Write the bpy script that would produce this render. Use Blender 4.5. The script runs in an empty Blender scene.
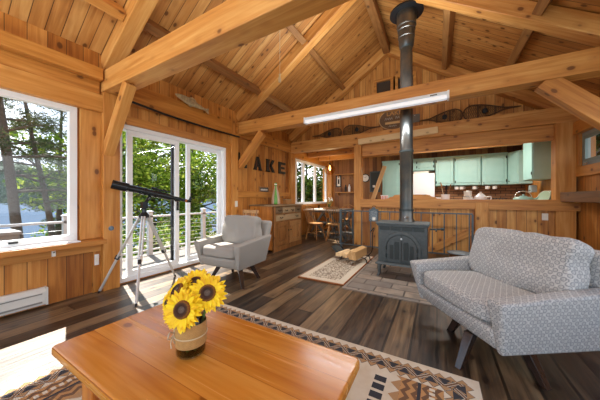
import bpy, bmesh, math, random
from mathutils import Vector, Matrix, noise as mnoise
S=bpy.context.scene; C=S.collection; PI=math.pi
random.seed(7)
# ------------------------------------------------------------------ mesh helpers
class MB:
    def __init__(s): s.bm=bmesh.new()
    def poly(s,pts): return s.bm.faces.new([s.bm.verts.new(p) for p in pts])
    def hexa(s,c):      # 8 corners: bottom 4 ccw, top 4 ccw
        v=[s.bm.verts.new(p) for p in c]
        for f in ((3,2,1,0),(4,5,6,7),(0,1,5,4),(1,2,6,5),(2,3,7,6),(3,0,4,7)): s.bm.faces.new([v[i] for i in f])
        return s
    def box(s,x0,x1,y0,y1,z0,z1):
        return s.hexa([(x0,y0,z0),(x1,y0,z0),(x1,y1,z0),(x0,y1,z0),(x0,y0,z1),(x1,y0,z1),(x1,y1,z1),(x0,y1,z1)])
    def bar(s,p0,p1,w,h,up=(0,0,1)):
        p0=Vector(p0);p1=Vector(p1);d=(p1-p0).normalized();u=Vector(up)
        if abs(d.dot(u))>.98:u=Vector((0,1,0))
        a=d.cross(u).normalized();b=a.cross(d).normalized()
        c=[]
        for p in (p0,p1):
            for i,j in ((-1,-1),(1,-1),(1,1),(-1,1)): c.append(p+a*(i*w/2)+b*(j*h/2))
        return s.hexa(c)
    def prism(s,pts,ext):   # planar polygon extruded by vector ext
        e=Vector(ext);a=[s.bm.verts.new(p) for p in pts];b=[s.bm.verts.new(Vector(p)+e) for p in pts]
        n=len(a)
        s.bm.faces.new(a[::-1]);s.bm.faces.new(b)
        for i in range(n): s.bm.faces.new((a[i],a[(i+1)%n],b[(i+1)%n],b[i]))
        return s
    def tube(s,pts,r,n=8,closed=False,cap=True):
        pts=[Vector(p) for p in pts];m=len(pts);rs=r if isinstance(r,(list,tuple)) else [r]*m
        rings=[];prev=None
        for i,p in enumerate(pts):
            if closed: d=pts[(i+1)%m]-pts[i-1]
            else: d=pts[min(i+1,m-1)]-pts[max(i-1,0)]
            d.normalize()
            if prev is None:
                a=d.orthogonal().normalized()
            else:
                a=prev-d*prev.dot(d)
                a=a.normalized() if a.length>1e-6 else d.orthogonal().normalized()
            prev=a;b=d.cross(a)
            rings.append([s.bm.verts.new(p+(a*math.cos(2*PI*k/n)+b*math.sin(2*PI*k/n))*rs[i]) for k in range(n)])
        for i in range(m if closed else m-1):
            A=rings[i];B=rings[(i+1)%m]
            for k in range(n): s.bm.faces.new((A[k],A[(k+1)%n],B[(k+1)%n],B[k]))
        if cap and not closed: s.bm.faces.new(rings[0][::-1]);s.bm.faces.new(rings[-1])
        return s
    def lathe(s,prof,o=(0,0,0),ax=(0,0,1),n=24):
        ax=Vector(ax).normalized();o=Vector(o);a=ax.orthogonal().normalized();b=ax.cross(a);rings=[]
        for r,z in prof:
            if r<1e-5: rings.append([s.bm.verts.new(o+ax*z)])
            else: rings.append([s.bm.verts.new(o+ax*z+(a*math.cos(2*PI*k/n)+b*math.sin(2*PI*k/n))*r) for k in range(n)])
        for A,B in zip(rings,rings[1:]):
            for k in range(n):
                k2=(k+1)%n
                if len(A)==1 and len(B)==1: continue
                if len(A)==1: s.bm.faces.new((A[0],B[k2],B[k]))
                elif len(B)==1: s.bm.faces.new((A[k],A[k2],B[0]))
                else: s.bm.faces.new((A[k],A[k2],B[k2],B[k]))
        return s
    def soft(s,w,d,h,n=5,cuts=9,M=None,wr=0,seed=0):   # soft pillow block centred at origin
        t=bmesh.new();bmesh.ops.create_cube(t,size=2);bmesh.ops.subdivide_edges(t,edges=t.edges[:],cuts=cuts,use_grid_fill=True)
        for v in t.verts:
            c=v.co;k=(abs(c.x)**n+abs(c.y)**n+abs(c.z)**n)**(-1/n);q=c*k
            q=Vector((q.x*w/2,q.y*d/2,q.z*h/2))
            if wr: q+=q.normalized()*wr*mnoise.noise(q*7+Vector((seed,0,0)))
            v.co=(M@q) if M else q
        me=bpy.data.meshes.new('t');t.to_mesh(me);t.free();s.bm.from_mesh(me);bpy.data.meshes.remove(me)
        return s
    def obj(s,name,mat,parent=None,bevel=0,seg=2,smooth=False,M=None,ang=40):
        bmesh.ops.recalc_face_normals(s.bm,faces=s.bm.faces[:])
        me=bpy.data.meshes.new(name);s.bm.to_mesh(me);s.bm.free()
        o=bpy.data.objects.new(name,me);C.objects.link(o);me.materials.append(mat)
        if parent:o.parent=parent
        if M:o.matrix_world=M
        if smooth:
            for p in me.polygons:p.use_smooth=True
            if smooth!='all':
                bm=bmesh.new();bm.from_mesh(me)
                for e in bm.edges:
                    if len(e.link_faces)==2 and e.calc_face_angle(0)>math.radians(ang): e.smooth=False
                bm.to_mesh(me);bm.free()
        if bevel:
            b=o.modifiers.new('b','BEVEL');b.width=bevel;b.segments=seg;b.limit_method='ANGLE';b.angle_limit=.6
        return o
def tag(o,label,cat,group=None,kind=None):
    if label:o['label']=label
    if cat:o['category']=cat
    if group:o['group']=group
    if kind:o['kind']=kind
    return o
def thing(name,label,cat,loc=(0,0,0),rz=0,group=None):
    o=bpy.data.objects.new(name,None);C.objects.link(o);o.location=loc;o.rotation_euler=(0,0,rz);o.empty_display_size=.1
    return tag(o,label,cat,group)
def st(o): o['kind']='structure'; return o
def dup(r,loc,rz=None,label=None,group=None,scale=None):
    c=r.copy();C.objects.link(c);c.location=loc
    if rz is not None:c.rotation_euler=(0,0,rz)
    if scale:c.scale=(scale,)*3
    if label:c['label']=label
    if group:c['group']=group
    for ch in [q for q in r.children]:
        k=ch.copy();C.objects.link(k);k.parent=c
        for g in [q for q in ch.children]:
            d=g.copy();C.objects.link(d);d.parent=k
    return c
def P(pts,n=10):      # catmull-rom through points
    pts=[Vector(p) for p in pts];out=[]
    q=[2*pts[0]-pts[1]]+pts+[2*pts[-1]-pts[-2]]
    for i in range(1,len(q)-2):
        for k in range(n):
            t=k/n;a,b,c,d=q[i-1:i+3]
            out.append(.5*((2*b)+(c-a)*t+(2*a-5*b+4*c-d)*t*t+(3*b-a-3*c+d)*t**3))
    return out+[pts[-1]]
# ------------------------------------------------------------------ materials
def lin(h):
    h=h.lstrip('#');r=[]
    for i in (0,2,4):
        c=int(h[i:i+2],16)/255;r.append(c/12.92 if c<=.04045 else ((c+.055)/1.055)**2.4)
    return (*r,1)
class NT:
    def __init__(s,name):
        s.m=bpy.data.materials.new(name);s.m.use_nodes=True;s.t=s.m.node_tree;s.n=s.t.nodes;s.b=s.n['Principled BSDF'];s.out=s.n['Material Output']
    def put(s,sock,v):
        if hasattr(v,'node'): s.t.links.new(v,sock)
        else: sock.default_value=v
    def node(s,ty,ins={},**at):
        k=s.n.new(ty)
        for a,v in at.items(): setattr(k,a,v)
        for i,v in ins.items(): s.put(k.inputs[i],v)
        return k
    def m_(s,op,a,b=0,c=0,clamp=False): return s.node('ShaderNodeMath',{0:a,1:b,2:c},operation=op,use_clamp=clamp).outputs[0]
    def add(s,a,b): return s.m_('ADD',a,b)
    def sub(s,a,b): return s.m_('SUBTRACT',a,b)
    def mul(s,a,b): return s.m_('MULTIPLY',a,b)
    def lt(s,a,b): return s.m_('LESS_THAN',a,b)
    def gt(s,a,b): return s.m_('GREATER_THAN',a,b)
    def xyz(s,v=None):
        if v is None: v=s.node('ShaderNodeTexCoord').outputs['Object']
        k=s.node('ShaderNodeSeparateXYZ',{0:v});return k.outputs[0],k.outputs[1],k.outputs[2]
    def vec(s,x,y,z): return s.node('ShaderNodeCombineXYZ',{0:x,1:y,2:z}).outputs[0]
    def noise(s,v,sc=1,det=3,dist=0,rough=.55): return s.node('ShaderNodeTexNoise',{'Vector':v,'Scale':sc,'Detail':det,'Roughness':rough,'Distortion':dist}).outputs[0]
    def vor(s,v,sc=1,out='Distance',rnd=1.0,feat='F1'): return s.node('ShaderNodeTexVoronoi',{'Vector':v,'Scale':sc,'Randomness':rnd},feature=feat).outputs[out]
    def ramp(s,f,cols):
        k=s.node('ShaderNodeValToRGB',{0:f});e=k.color_ramp.elements
        e[0].position,e[0].color=cols[0][0],lin(cols[0][1]);e[1].position,e[1].color=cols[-1][0],lin(cols[-1][1])
        for p,c in cols[1:-1]: q=e.new(p);q.color=lin(c)
        return k.outputs[0]
    def mix(s,f,a,b,mode='MIX'):
        k=s.n.new('ShaderNodeMix');k.data_type='RGBA';k.blend_type=mode
        s.put(k.inputs[0],f)
        s.put(k.inputs[6],lin(a) if isinstance(a,str) else a);s.put(k.inputs[7],lin(b) if isinstance(b,str) else b)
        return k.outputs[2]
    def rr(s,f,a,b,c,d): return s.node('ShaderNodeMapRange',{0:f,1:a,2:b,3:c,4:d}).outputs[0]
    def bump(s,h,st=.3,dist=.01):
        k=s.node('ShaderNodeBump',{'Height':h,'Strength':st,'Distance':dist});s.put(s.b.inputs['Normal'],k.outputs[0])
    def col(s,c): s.put(s.b.inputs['Base Color'],lin(c) if isinstance(c,str) else c)
    def set(s,**k):
        for a,v in k.items(): s.put(s.b.inputs[a.replace('_',' ')],v)
        return s
def plain(name,c,rough=.5,metal=0,var=0,sc=12,bump=0,c2=None,**k):
    g=NT(name)
    if var or c2:
        x=g.node('ShaderNodeTexCoord').outputs['Object'];f=g.noise(x,sc,4)
        g.col(g.mix(g.rr(f,.3,.7,0,1),c,c2 or c))
        if bump: g.bump(f,bump,.004)
    else:
        g.col(c)
        if bump: g.bump(g.noise(g.node('ShaderNodeTexCoord').outputs['Object'],sc,4),bump,.004)
    g.set(Roughness=rough,Metallic=metal)
    for a,v in k.items(): g.put(g.b.inputs[a.replace('_',' ')],v)
    return g.m
def wood(name,cols,L='X',A='Y',w=None,seg=None,rough=.5,knot=1.0,var=.5,gap=.02,gcol='3a2210',knotcol='4a2a12',gs=1.0,bump=.15,seam=True,kthr=.15,ks=1.0,ct=.22):
    g=NT(name);d=dict(zip('XYZ',g.xyz()));D=[k for k in 'XYZ' if k not in (L,A)][0]
    rnd=g.node('ShaderNodeObjectInfo').outputs['Random'];off=g.mul(rnd,37.0)
    l=g.add(d[L],off);a=d[A];z=g.add(d[D],g.mul(rnd,5.0));pr=rnd;fr=None
    if w:
        q=g.m_('DIVIDE',a,w);i=g.m_('FLOOR',q);fr=g.sub(q,i)
        pr=g.node('ShaderNodeTexWhiteNoise',{'W':g.add(i,off)},noise_dimensions='1D').outputs[0]
        l=g.add(l,g.mul(pr,29.0))
        if seg:
            q2=g.m_('DIVIDE',l,seg);i2=g.m_('FLOOR',q2);f2=g.sub(q2,i2)
            pr=g.node('ShaderNodeTexWhiteNoise',{'Vector':g.vec(i,i2,1)},noise_dimensions='3D').outputs[0]
    else: a=g.add(a,g.mul(rnd,11.0))
    fine=g.noise(g.vec(g.mul(l,1.6*gs),g.mul(a,34*gs),g.mul(z,34*gs)),1,4,.6)
    broad=g.noise(g.vec(g.mul(l,.8*gs),g.mul(a,7*gs),g.mul(z,7*gs)),1,3,1.2)
    f=g.add(g.add(g.mul(fine,.45),g.mul(broad,.55)),g.mul(g.sub(pr,.5),var))
    c=g.ramp(f,[(.5-ct,cols[0]),(.5,cols[1]),(.5+ct,cols[2])])
    if knot:
        kd=g.vor(g.vec(g.mul(l,3.6*ks),g.mul(a,5.6*ks),g.mul(z,5.6*ks)),1)
        kd=g.add(kd,g.mul(g.sub(fine,.5),.06))
        c=g.mix(g.mul(g.rr(kd,kthr*.62,kthr*.95,1,0),.92*knot),c,knotcol)
        c=g.mix(g.mul(g.rr(kd,kthr*.9,kthr*2.0,1,0),.32*knot),c,cols[0])
    h=fine
    if w and seam:
        e=g.lt(g.m_('MINIMUM',fr,g.sub(1.0,fr)),gap)
        if seg:
            e=g.m_('MAXIMUM',e,g.lt(g.m_('MINIMUM',f2,g.sub(1.0,f2)),gap*w/seg))
        c=g.mix(g.mul(e,.8),c,gcol);h=g.sub(g.mul(fine,.25),e)
    g.col(c);g.bump(h,bump,.006);g.set(Roughness=g.rr(fine,.2,.8,rough-.07,rough+.1))
    return g.m
HON=('a8662a','c98a48','e0ac6c')
M={}
M['beam']=wood('pine_beam',('a5642a','cb8d45','e0ae68'),rough=.5,var=.14)
M['beam_shaded']=wood('pine_purlin',('6b431d','8a5a2b','a87a45'),rough=.6)  # darker brown pine, shade on the purlin sides put into the colour
M['ceil']=wood('pine_ceiling',('945c28','bb8040','d6a562'),'X','Y',w=.125,rough=.55,gap=.03,var=.22,kthr=.19,ks=1.35)
M['ceil_k']=wood('pine_ceiling_flat',('a2611f','cb8d3d','e6b566'),'X','Y',w=.14,rough=.55,gap=.03)
M['wall_y']=wood('pine_wall_boards',('8a4f1a','ba7832','d59a50'),'Z','Y',w=.15,rough=.5,gap=.022,var=.25,kthr=.16)
M['wall_x']=wood('pine_wall_boards_across',('915722','bf823c','dba65c'),'Z','X',w=.14,rough=.5,gap=.022,var=.28,kthr=.19,ks=1.2)
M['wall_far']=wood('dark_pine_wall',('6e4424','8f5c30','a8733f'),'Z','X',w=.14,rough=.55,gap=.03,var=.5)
M['post']=wood('pine_post',('9e5f24','c4843a','daa45e'),'X','Y',rough=.5,var=.14)
M['flat']=wood('pine_trim',('9c6026','c28238','d89e54'),rough=.45,var=.18)
M['floor']=wood('plank_floor',('2a221b','574634','846d50'),'Y','X',w=.18,seg=3.4,rough=.34,gap=.05,gcol='0f0b08',knotcol='2b1f17',var=.3,bump=.4,kthr=.2,gs=1.25,ct=.19,ks=1.1)
M['deck']=wood('deck_boards',('544e47','6b645b','80786c'),'Y','X',w=.14,rough=.8,gap=.04,gcol='4a4640',knot=.3,knotcol='7d7468',var=.3)
M['table']=wood('orange_pine_top',('a8601c','c47f2e','d89a48'),'X','Y',w=.16,rough=.22,gap=.008,gcol='8d4a10',var=.2,kthr=.13,knotcol='6b3310')
M['tableleg']=wood('orange_pine_leg',('8e4510','b5651e','cc8236'),'Z','X',rough=.35)
M['side_top']=wood('greywashed_pine',('6f5940','8f7656','a98d68'),'Y','X',w=.2,rough=.5,gap=.01)
M['side_front']=wood('sideboard_pine',('7d5026','9c6a3a','b58450'),'Z','Y',rough=.45)
M['side_end']=wood('sideboard_end_pine',('b06a24','cf8736','dfa052'),'Z','X',w=.2,rough=.4,gap=.008)
M['log']=wood('split_firewood',('c49a64','dab885','ead0a2'),'X','Y',rough=.8,knot=.4)
M['chairwood']=wood('chair_wood',('8e5f30','ae7c46','c4945c'),'Z','X',rough=.45,knot=0)
M['ledge']=wood('brown_ledge_wood',('6b4526','8a5e38','a2764a'),'X','Y',rough=.5)
M['white']=plain('white_vinyl','eef2f5',.4)
M['rail']=plain('white_painted_rail','b4b6b6',.6)
M['black']=plain('black_metal','1b1d20',.4,.3)
M['iron']=plain('cast_iron','4b5253',.5,.3,c2='5a6161',sc=30,bump=.1)
M['iron_dark']=plain('cast_iron_dark','384040',.5,.4)
M['pipe']=plain('stovepipe_steel','4a5255',.30,.8,c2='6b655c',sc=5)
M['steel_blue']=plain('painted_steel_rail','505c61',.45,.3)
M['alu']=plain('brushed_aluminium','d2d5d6',.35,.55)
M['chrome']=plain('chrome','d8dadd',.15,1)
M['scope']=plain('black_glossy_scope','20272b',.22,.3)
M['darkleg']=plain('espresso_wood','2b211d',.16,c2='3a2a22',sc=20)
M['burlap']=None
M['teal']=plain('pale_teal_paint','9fc9bf',.45,c2='a9d0c6',sc=6)
M['fridge']=plain('fridge_white','eef0ee',.3)
M['ceramic']=plain('white_ceramic','f0eeea',.25)
M['cream']=plain('cream_enamel','e4dfd2',.35)
M['kettle']=plain('teal_enamel','a5d6c8',.3)
M['green_plate']=plain('pale_green_plate','a9c3a0',.35)
M['letter']=plain('black_letter_wood','191715',.6,c2='2b2018',sc=30)
M['heater']=plain('heater_enamel','d9d9d3',.4)
M['paper']=plain('paper','e9e4d8',.7)
M['slate']=plain('chalkboard','333b3f',.6)
M['fish']=plain('carved_fish','c9b893',.5,c2='8d7f66',sc=22)
M['fishbelly']=plain('fish_belly','c9a06a',.5)
M['rope']=plain('sisal_cord','cbb893',.8)
M['wtop']=plain('whitewashed_top','c9c5ba',.4,c2='b5aea0',sc=8)
M['greywood']=wood('grey_stained_wood',('5a5b57','74756f','8b8b84'),'X','Y',rough=.5,knot=0)
M['bronze']=plain('dark_pull','2a2622',.4,.6)
M['amber']=None
M['brown_sign']=plain('brown_sign_wood','7b634a',.6,c2='6a533c',sc=14)
M['sign_plate']=plain('sign_plate','d8b884',.6)
M['laces']=plain('rawhide_lacing','6a4c2c',.7)
M['shoeframe']=plain('ash_snowshoe_frame','5d3f22',.55)
M['darkdisc']=plain('dark_binding','22262a',.6)
M['orange']=plain('orange_towel','d9682a',.8)
M['brick']=None
def glassmat(name,tint='ffffff',k=.06,ro=.02):
    g=NT(name);g.n.remove(g.b)
    tr=g.node('ShaderNodeBsdfTransparent',{0:lin(tint)});gl=g.node('ShaderNodeBsdfGlossy',{'Color':(1,1,1,1),'Roughness':ro})
    fc=g.node('ShaderNodeLayerWeight',{0:.5}).outputs['Facing'];mx=g.node('ShaderNodeMixShader',{0:g.add(g.mul(g.m_('POWER',fc,4.0),.22),.02)})
    g.t.links.new(tr.outputs[0],mx.inputs[1]);g.t.links.new(gl.outputs[0],mx.inputs[2]);g.t.links.new(mx.outputs[0],g.out.inputs[0]);return g.m
M['glass']=glassmat('window_glass');M['jar']=glassmat('jar_glass','e2ddd0');M['globe']=glassmat('amber_globe_glass','f2d9b0')
M['water']=glassmat('jar_water','e4dac4')
M['loft_pane']=plain('dark_loft_pane','3d3630',.2)  # flat dark colour stands in for the unlit loft behind the glass
g=NT('bulb_glow');g.set(Emission_Color=lin('ffd08a'),Emission_Strength=3.5);g.col('ffe0b0');M['bulb']=g.m
g=NT('tube_diffuser');g.set(Emission_Color=lin('eef4ff'),Emission_Strength=.22);g.col('f4f6f8');M['diff']=g.m
# burlap
g=NT('burlap_weave');x,y,z=g.xyz();wv=g.mul(g.m_('SINE',g.mul(z,900)),g.m_('SINE',g.mul(g.m_('ARCTAN2',y,x),90)))
g.col(g.mix(g.rr(g.add(wv,g.noise(g.vec(x,y,z),60,3)),-.4,1.2,0,1),'8a6334','c69c5e'));g.bump(wv,.3,.002);g.set(Roughness=.9);M['burlap']=g.m
# upholstery: small rings on pale grey
def fabric(name,a,b,sc,k):
    g=NT(name);tc=g.node('ShaderNodeTexCoord');v=tc.outputs['Object'];x,y,z=g.xyz(v);nx,ny,nz=[g.m_('ABSOLUTE',q) for q in g.xyz(tc.outputs['Normal'])]
    isx=g.mul(g.gt(nx,ny),g.gt(nx,nz));isz=g.mul(g.gt(nz,nx),g.m_('GREATER_THAN',nz,ny))     # weave mapped flat on each side
    u_=g.add(g.mul(y,isx),g.mul(x,g.sub(1,isx)));v_=g.add(g.mul(y,isz),g.mul(z,g.sub(1,isz)))
    u2=g.add(u_,v_);v2=g.sub(u_,v_)
    k_=g.node('ShaderNodeTexVoronoi',{'Vector':g.vec(u2,v2,0),'Scale':sc,'Randomness':.12},voronoi_dimensions='2D');d=k_.outputs['Distance'];ring=g.mul(g.rr(d,.22,.29,0,1),g.rr(d,.38,.46,1,0));n=g.noise(v,180,2)
    dot=g.rr(d,.08,.14,1,0)
    f=g.m_('MAXIMUM',ring,g.mul(dot,.7))
    c=g.mix(g.mul(f,k),a,b);c=g.mix(g.rr(n,.4,.65,0,.45),c,b);g.col(c);g.bump(g.add(n,g.mul(f,-.3)),.35,.003);g.set(Roughness=.92);return g.m
M['ringfab']=fabric('ring_print_upholstery','c9cac7','6c7176',22,.8)
M['greyfab']=fabric('grey_weave_upholstery','a5a199','77746f',26,.35)
# hearth tile: running slate pavers
g=NT('slate_hearth_tile');x,y,z=g.xyz()
bk=g.node('ShaderNodeTexBrick',{'Vector':g.vec(x,y,0),'Color1':lin('a39380'),'Color2':lin('77726c'),'Mortar':lin('4a443c'),'Scale':1.0,'Mortar Size':.01,'Brick Width':.34,'Row Height':.20})
bk.offset=.5
n=g.noise(g.vec(x,y,z),6,4);c=g.mix(g.rr(n,.4,.65,0,.7),bk.outputs[0],'6f645a');g.col(c);g.bump(g.add(bk.outputs[1],g.mul(n,-.5)),-.3,.006);g.set(Roughness=.5);M['tile']=g.m
g=NT('brick_backsplash');x,y,z=g.xyz()
bk=g.node('ShaderNodeTexBrick',{'Vector':g.vec(x,z,0),'Color1':lin('9a6e48'),'Color2':lin('7d5636'),'Mortar':lin('3b2c22'),'Scale':1.0,'Mortar Size':.008,'Brick Width':.22,'Row Height':.075})
g.col(bk.outputs[0]);g.set(Roughness=.7);M['brick']=g.m
# small mat with speckled centre
g=NT('mat_pile');x,y,z=g.xyz();v=g.vec(x,y,z)
e=g.m_('MINIMUM',g.sub(.34,g.m_('ABSOLUTE',x)),g.sub(.86,g.m_('ABSOLUTE',y)))
sp=g.noise(v,38,3);f=g.mul(g.gt(e,.11),g.rr(sp,.44,.56,0,1))
c=g.mix(f,'c8bca6','7d6c5a');c=g.mix(g.lt(e,.012),c,'9a5a2c');g.col(c);g.bump(g.noise(v,160,2),.4,.004);g.set(Roughness=.95);M['mat']=g.m
# ---- kilim rug (object origin at rug centre; half sizes RX,RY)
RX,RY=1.235,.87
g=NT('kilim_weave');x,y,z=g.xyz();v=g.vec(x,y,z)
ex=g.sub(RX,g.m_('ABSOLUTE',x));ey=g.sub(RY,g.m_('ABSOLUTE',y));e=g.m_('MINIMUM',ex,ey)
al=g.add(g.mul(x,g.gt(ex,ey)),g.mul(y,g.m_('LESS_THAN',ex,ey)))      # coordinate along the nearest edge
def tri(a,p):     # 0..1 triangle wave
    q=g.m_('FRACT',g.m_('DIVIDE',a,p));return g.m_('ABSOLUTE',g.sub(g.mul(q,2),1))
CR,TN,BK,BR='d2cab8','a8845c','2f3138','6e5038'
n=g.noise(v,9,4);cream=g.mix(g.rr(n,.35,.7,0,.5),CR,'b9a68a')
c=cream
k=.72
e=g.m_('DIVIDE',e,k)
t1=tri(al,.062)
c=g.mix(g.mul(g.gt(e,.045),g.lt(e,.25)),c,TN)
c=g.mix(g.mul(g.gt(e,.04),g.lt(e,g.add(.047,g.mul(t1,.05)))),c,cream)
c=g.mix(g.mul(g.lt(g.m_('ABSOLUTE',g.sub(e,g.add(.050,g.mul(t1,.05)))),.004),g.lt(e,.11)),c,'6a5a4c')
o=g.mul(g.gt(e,.105),g.lt(e,.20));c=g.mix(o,c,BK)
t2=tri(al,.15);w2_=g.m_('DIVIDE',g.sub(e,.1525),.0475)
dz=g.m_('ABSOLUTE',g.sub(w2_,g.sub(g.mul(t2,2),1)))
c=g.mix(g.mul(o,g.lt(dz,.34)),c,BR)
c=g.mix(g.mul(o,g.lt(g.m_('ABSOLUTE',g.sub(dz,.34)),.08)),c,cream)
t3=tri(g.add(al,.0375),.075);dz3=g.add(g.m_('ABSOLUTE',w2_),g.mul(g.sub(1,t3),1.5))
c=g.mix(g.mul(o,g.mul(g.gt(dz,.6),g.lt(dz3,1.0))),c,TN)
c=g.mix(g.mul(g.gt(e,g.add(.205,g.mul(t1,.055))),g.lt(e,.268)),c,cream)
c=g.mix(g.mul(g.lt(g.m_('ABSOLUTE',g.sub(e,g.add(.205,g.mul(t1,.055)))),.004),g.gt(e,.2)),c,BK)
# end panels with hooks
ax=g.m_('ABSOLUTE',x);pe=g.sub(RX,ax)
pan=g.mul(g.mul(g.gt(pe,.19),g.lt(pe,.42)),g.gt(ey,.19))
hk=tri(y,.075);pc=g.mix(g.lt(g.m_('FRACT',g.mul(g.add(pe,g.mul(hk,.028)),18.0)),.5),'b58856',BR)
pc=g.mix(g.lt(g.m_('FRACT',g.mul(pe,6.5)),.12),pc,BK);pc=g.mix(g.mul(g.mul(g.gt(pe,.235),g.lt(pe,.265)),g.lt(g.m_('FRACT',g.mul(y,28)),.6)),pc,CR)
c=g.mix(pan,c,pc)
tt=g.mul(g.mul(g.gt(pe,.42),g.lt(pe,g.add(.42,g.mul(tri(y,.10),.055)))),g.gt(ey,.19));c=g.mix(tt,c,TN)
# little dark bars in the field
bx=g.m_('FRACT',g.mul(g.add(ax,.02),5.0));by=g.m_('FRACT',g.mul(y,14))
br=g.mul(g.mul(g.gt(pe,.50),g.lt(pe,.57)),g.mul(g.lt(by,.7),g.gt(ey,.24)));c=g.mix(br,c,BK)
g.col(c);wv=g.m_('SINE',g.mul(y,700));g.bump(g.add(wv,g.noise(v,120,2)),.3,.003);g.set(Roughness=.95);M['rug']=g.m
# foliage
def leafmat(name,cols,tr=.35):
    g=NT(name);r=g.node('ShaderNodeNewGeometry').outputs['Random Per Island'];c=g.ramp(r,[(0,cols[0]),(.5,cols[1]),(1,cols[2])])
    g.n.remove(g.b);d=g.node('ShaderNodeBsdfDiffuse',{0:c});t=g.node('ShaderNodeBsdfTranslucent',{0:c});mx=g.node('ShaderNodeMixShader',{0:tr})
    g.t.links.new(d.outputs[0],mx.inputs[1]);g.t.links.new(t.outputs[0],mx.inputs[2]);g.t.links.new(mx.outputs[0],g.out.inputs[0]);return g.m
M['leaf']=leafmat('maple_leaves',('3b5215','628028','a2ae48'),.4);M['leaf_d']=leafmat('dark_leaves',('22380f','3f5c1e','6f8a36'));M['needle']=leafmat('pine_needles',('2c3726','414d36','5e6a4a'),.3)
M['bark']=plain('bark','5b5148',.9,c2='40382f',sc=14,bump=.6)
M['ground']=plain('forest_ground','5a5a3a',.95,c2='6f6748',sc=3)
g=NT('lake_water');v=g.node('ShaderNodeTexCoord').outputs['Object'];x,y,z=g.xyz()
g.col('465260');g.set(Roughness=.6);g.put(g.b.inputs['Specular IOR Level'],0.0);g.bump(g.noise(g.vec(g.mul(x,.6),g.mul(y,.6),0),3,4),.6,.1);M['lake']=g.m
g=NT('far_forest');v=g.node('ShaderNodeTexCoord').outputs['Object'];n=g.noise(v,.35,5);g.col(g.ramp(n,[(.3,'263226'),(.5,'384834'),(.7,'4c5c40')]));g.bump(n,1,3);g.set(Roughness=1);M['hill']=g.m
# ------------------------------------------------------------------ camera (pixel focal 240, level, 29.7 deg to the left)
f=240.;yaw=math.atan2(137,f)
cam=bpy.data.cameras.new('camera');co=bpy.data.objects.new('camera',cam);C.objects.link(co)
co.location=(0,0,1.15);co.rotation_euler=(PI/2,0,yaw);cam.sensor_width=36;cam.lens=36*f/600;cam.shift_y=-2/600;cam.clip_start=.02;cam.clip_end=2000
S.camera=co
# ------------------------------------------------------------------ room shell
XL,XR=-3.65,2.05
st(MB().box(XL-.15,XR+.15,-2.2,8.75,-.12,0).obj('floor',M['floor']))
w=MB();T=XL-.15
def lw(y0,y1,z0,z1): w.box(T,XL,y0,y1,z0,z1)
lw(-2.2,-.7,0,2.95);lw(-.7,1.14,0,.66);lw(-.7,1.14,2.21,2.95);lw(1.14,1.5,0,2.95);lw(1.5,3.42,2.14,2.95);lw(3.42,6.1,0,2.95);lw(6.1,8.42,0,.95);lw(6.1,8.42,2.32,2.95);lw(8.42,8.75,0,2.95);lw(1.5,3.42,0,.02)
st(w.obj('wall_left',M['wall_y']))
w=MB()
def rw(y0,y1,z0,z1): w.box(XR,XR+.15,y0,y1,z0,z1)
rw(-2.2,-1.9,0,2.7);rw(-1.9,4.3,0,.7);rw(-1.9,4.3,2.3,2.72);rw(4.3,5.0,0,2.72);rw(5.0,5.66,0,1.66);rw(5.0,5.66,2.2,2.72);rw(5.66,8.75,0,2.72)
st(w.obj('wall_right',M['wall_y']))
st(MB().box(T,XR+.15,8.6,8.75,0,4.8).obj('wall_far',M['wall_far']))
# gable wall over the third tie beam, with two small loft windows
w=MB();y0,y1=5.95,6.05
def gz(x): return 4.70-.667*abs(x+1)
def gp(xa,xb,za=2.45,top=None):
    pts=[(xa,y0,za),(xb,y0,za)]
    if top: pts+=[(xb,y0,top),(xa,y0,top)]
    else:
        pts+=[(xb,y0,gz(xb))]
        if xa<-1<xb: pts+=[(-1,y0,gz(-1))]
        pts+=[(xa,y0,gz(xa))]
    w.prism(pts,(0,y1-y0,0))
gp(XL,-1.32);gp(-1.32,-.40,2.45,3.38);gp(-.40,XR);w.prism([(-1.32,y0,3.98),(-.40,y0,3.98),(-.40,y0,gz(-.4)),(-1,y0,gz(-1)),(-1.32,y0,gz(-1.32))],(0,.1,0))
st(w.obj('wall_gable',M['wall_x']))
for i,(a,b) in enumerate(((-1.32,-.88),(-.84,-.40))):
    q=thing('window_%d'%(4+i),None,None,(0,0,0));q['kind']='structure'
    fr=MB();fr.box(a,b,5.90,5.99,3.92,3.98).box(a,b,5.90,5.99,3.38,3.44).box(a,a+.06,5.90,5.99,3.44,3.92).box(b-.06,b,5.90,5.99,3.44,3.92).obj('window_frame',M['flat'],q)
    MB().box(a+.06,b-.06,5.96,5.975,3.44,3.92).obj('pane',M['loft_pane'],q)
# half wall to the kitchen
st(MB().box(-1.58,1.76,5.77,5.87,0,.93).obj('wall_half',M['wall_x']))
# roofs: local X up the slope, Y along the ridge
def slope(name,x0,side):
    ang=math.atan(.667);Lr=abs(x0+1)/math.cos(ang);m=MB().box(0,Lr,-2.25,8.8,0,.09)
    X=Vector((-side*math.cos(ang),0,math.sin(ang)));Y=Vector((0,1,0));Z=X.cross(Y)
    flip=Z.z<0
    if flip:Z=-Z
    R=Matrix((X,Y,Z)).transposed().to_4x4();R.translation=Vector((x0,0,4.72-.667*abs(x0+1)))
    if flip: # keep right-handed: mirror local Y
        R=Matrix((X,-Y,Z)).transposed().to_4x4();R.translation=Vector((x0,0,4.72-.667*abs(x0+1)));m=MB().box(0,Lr,-8.8,2.25,0,.09)
    return st(m.obj(name,M['ceil'],M=R))
slope('ceiling_left',-4.35,-1);slope('ceiling_right',2.55,1)
k=MB().box(-8.6,-5.95,XL,XR,2.58,2.64);R=Matrix.Rotation(-PI/2,4,'Z')
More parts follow.
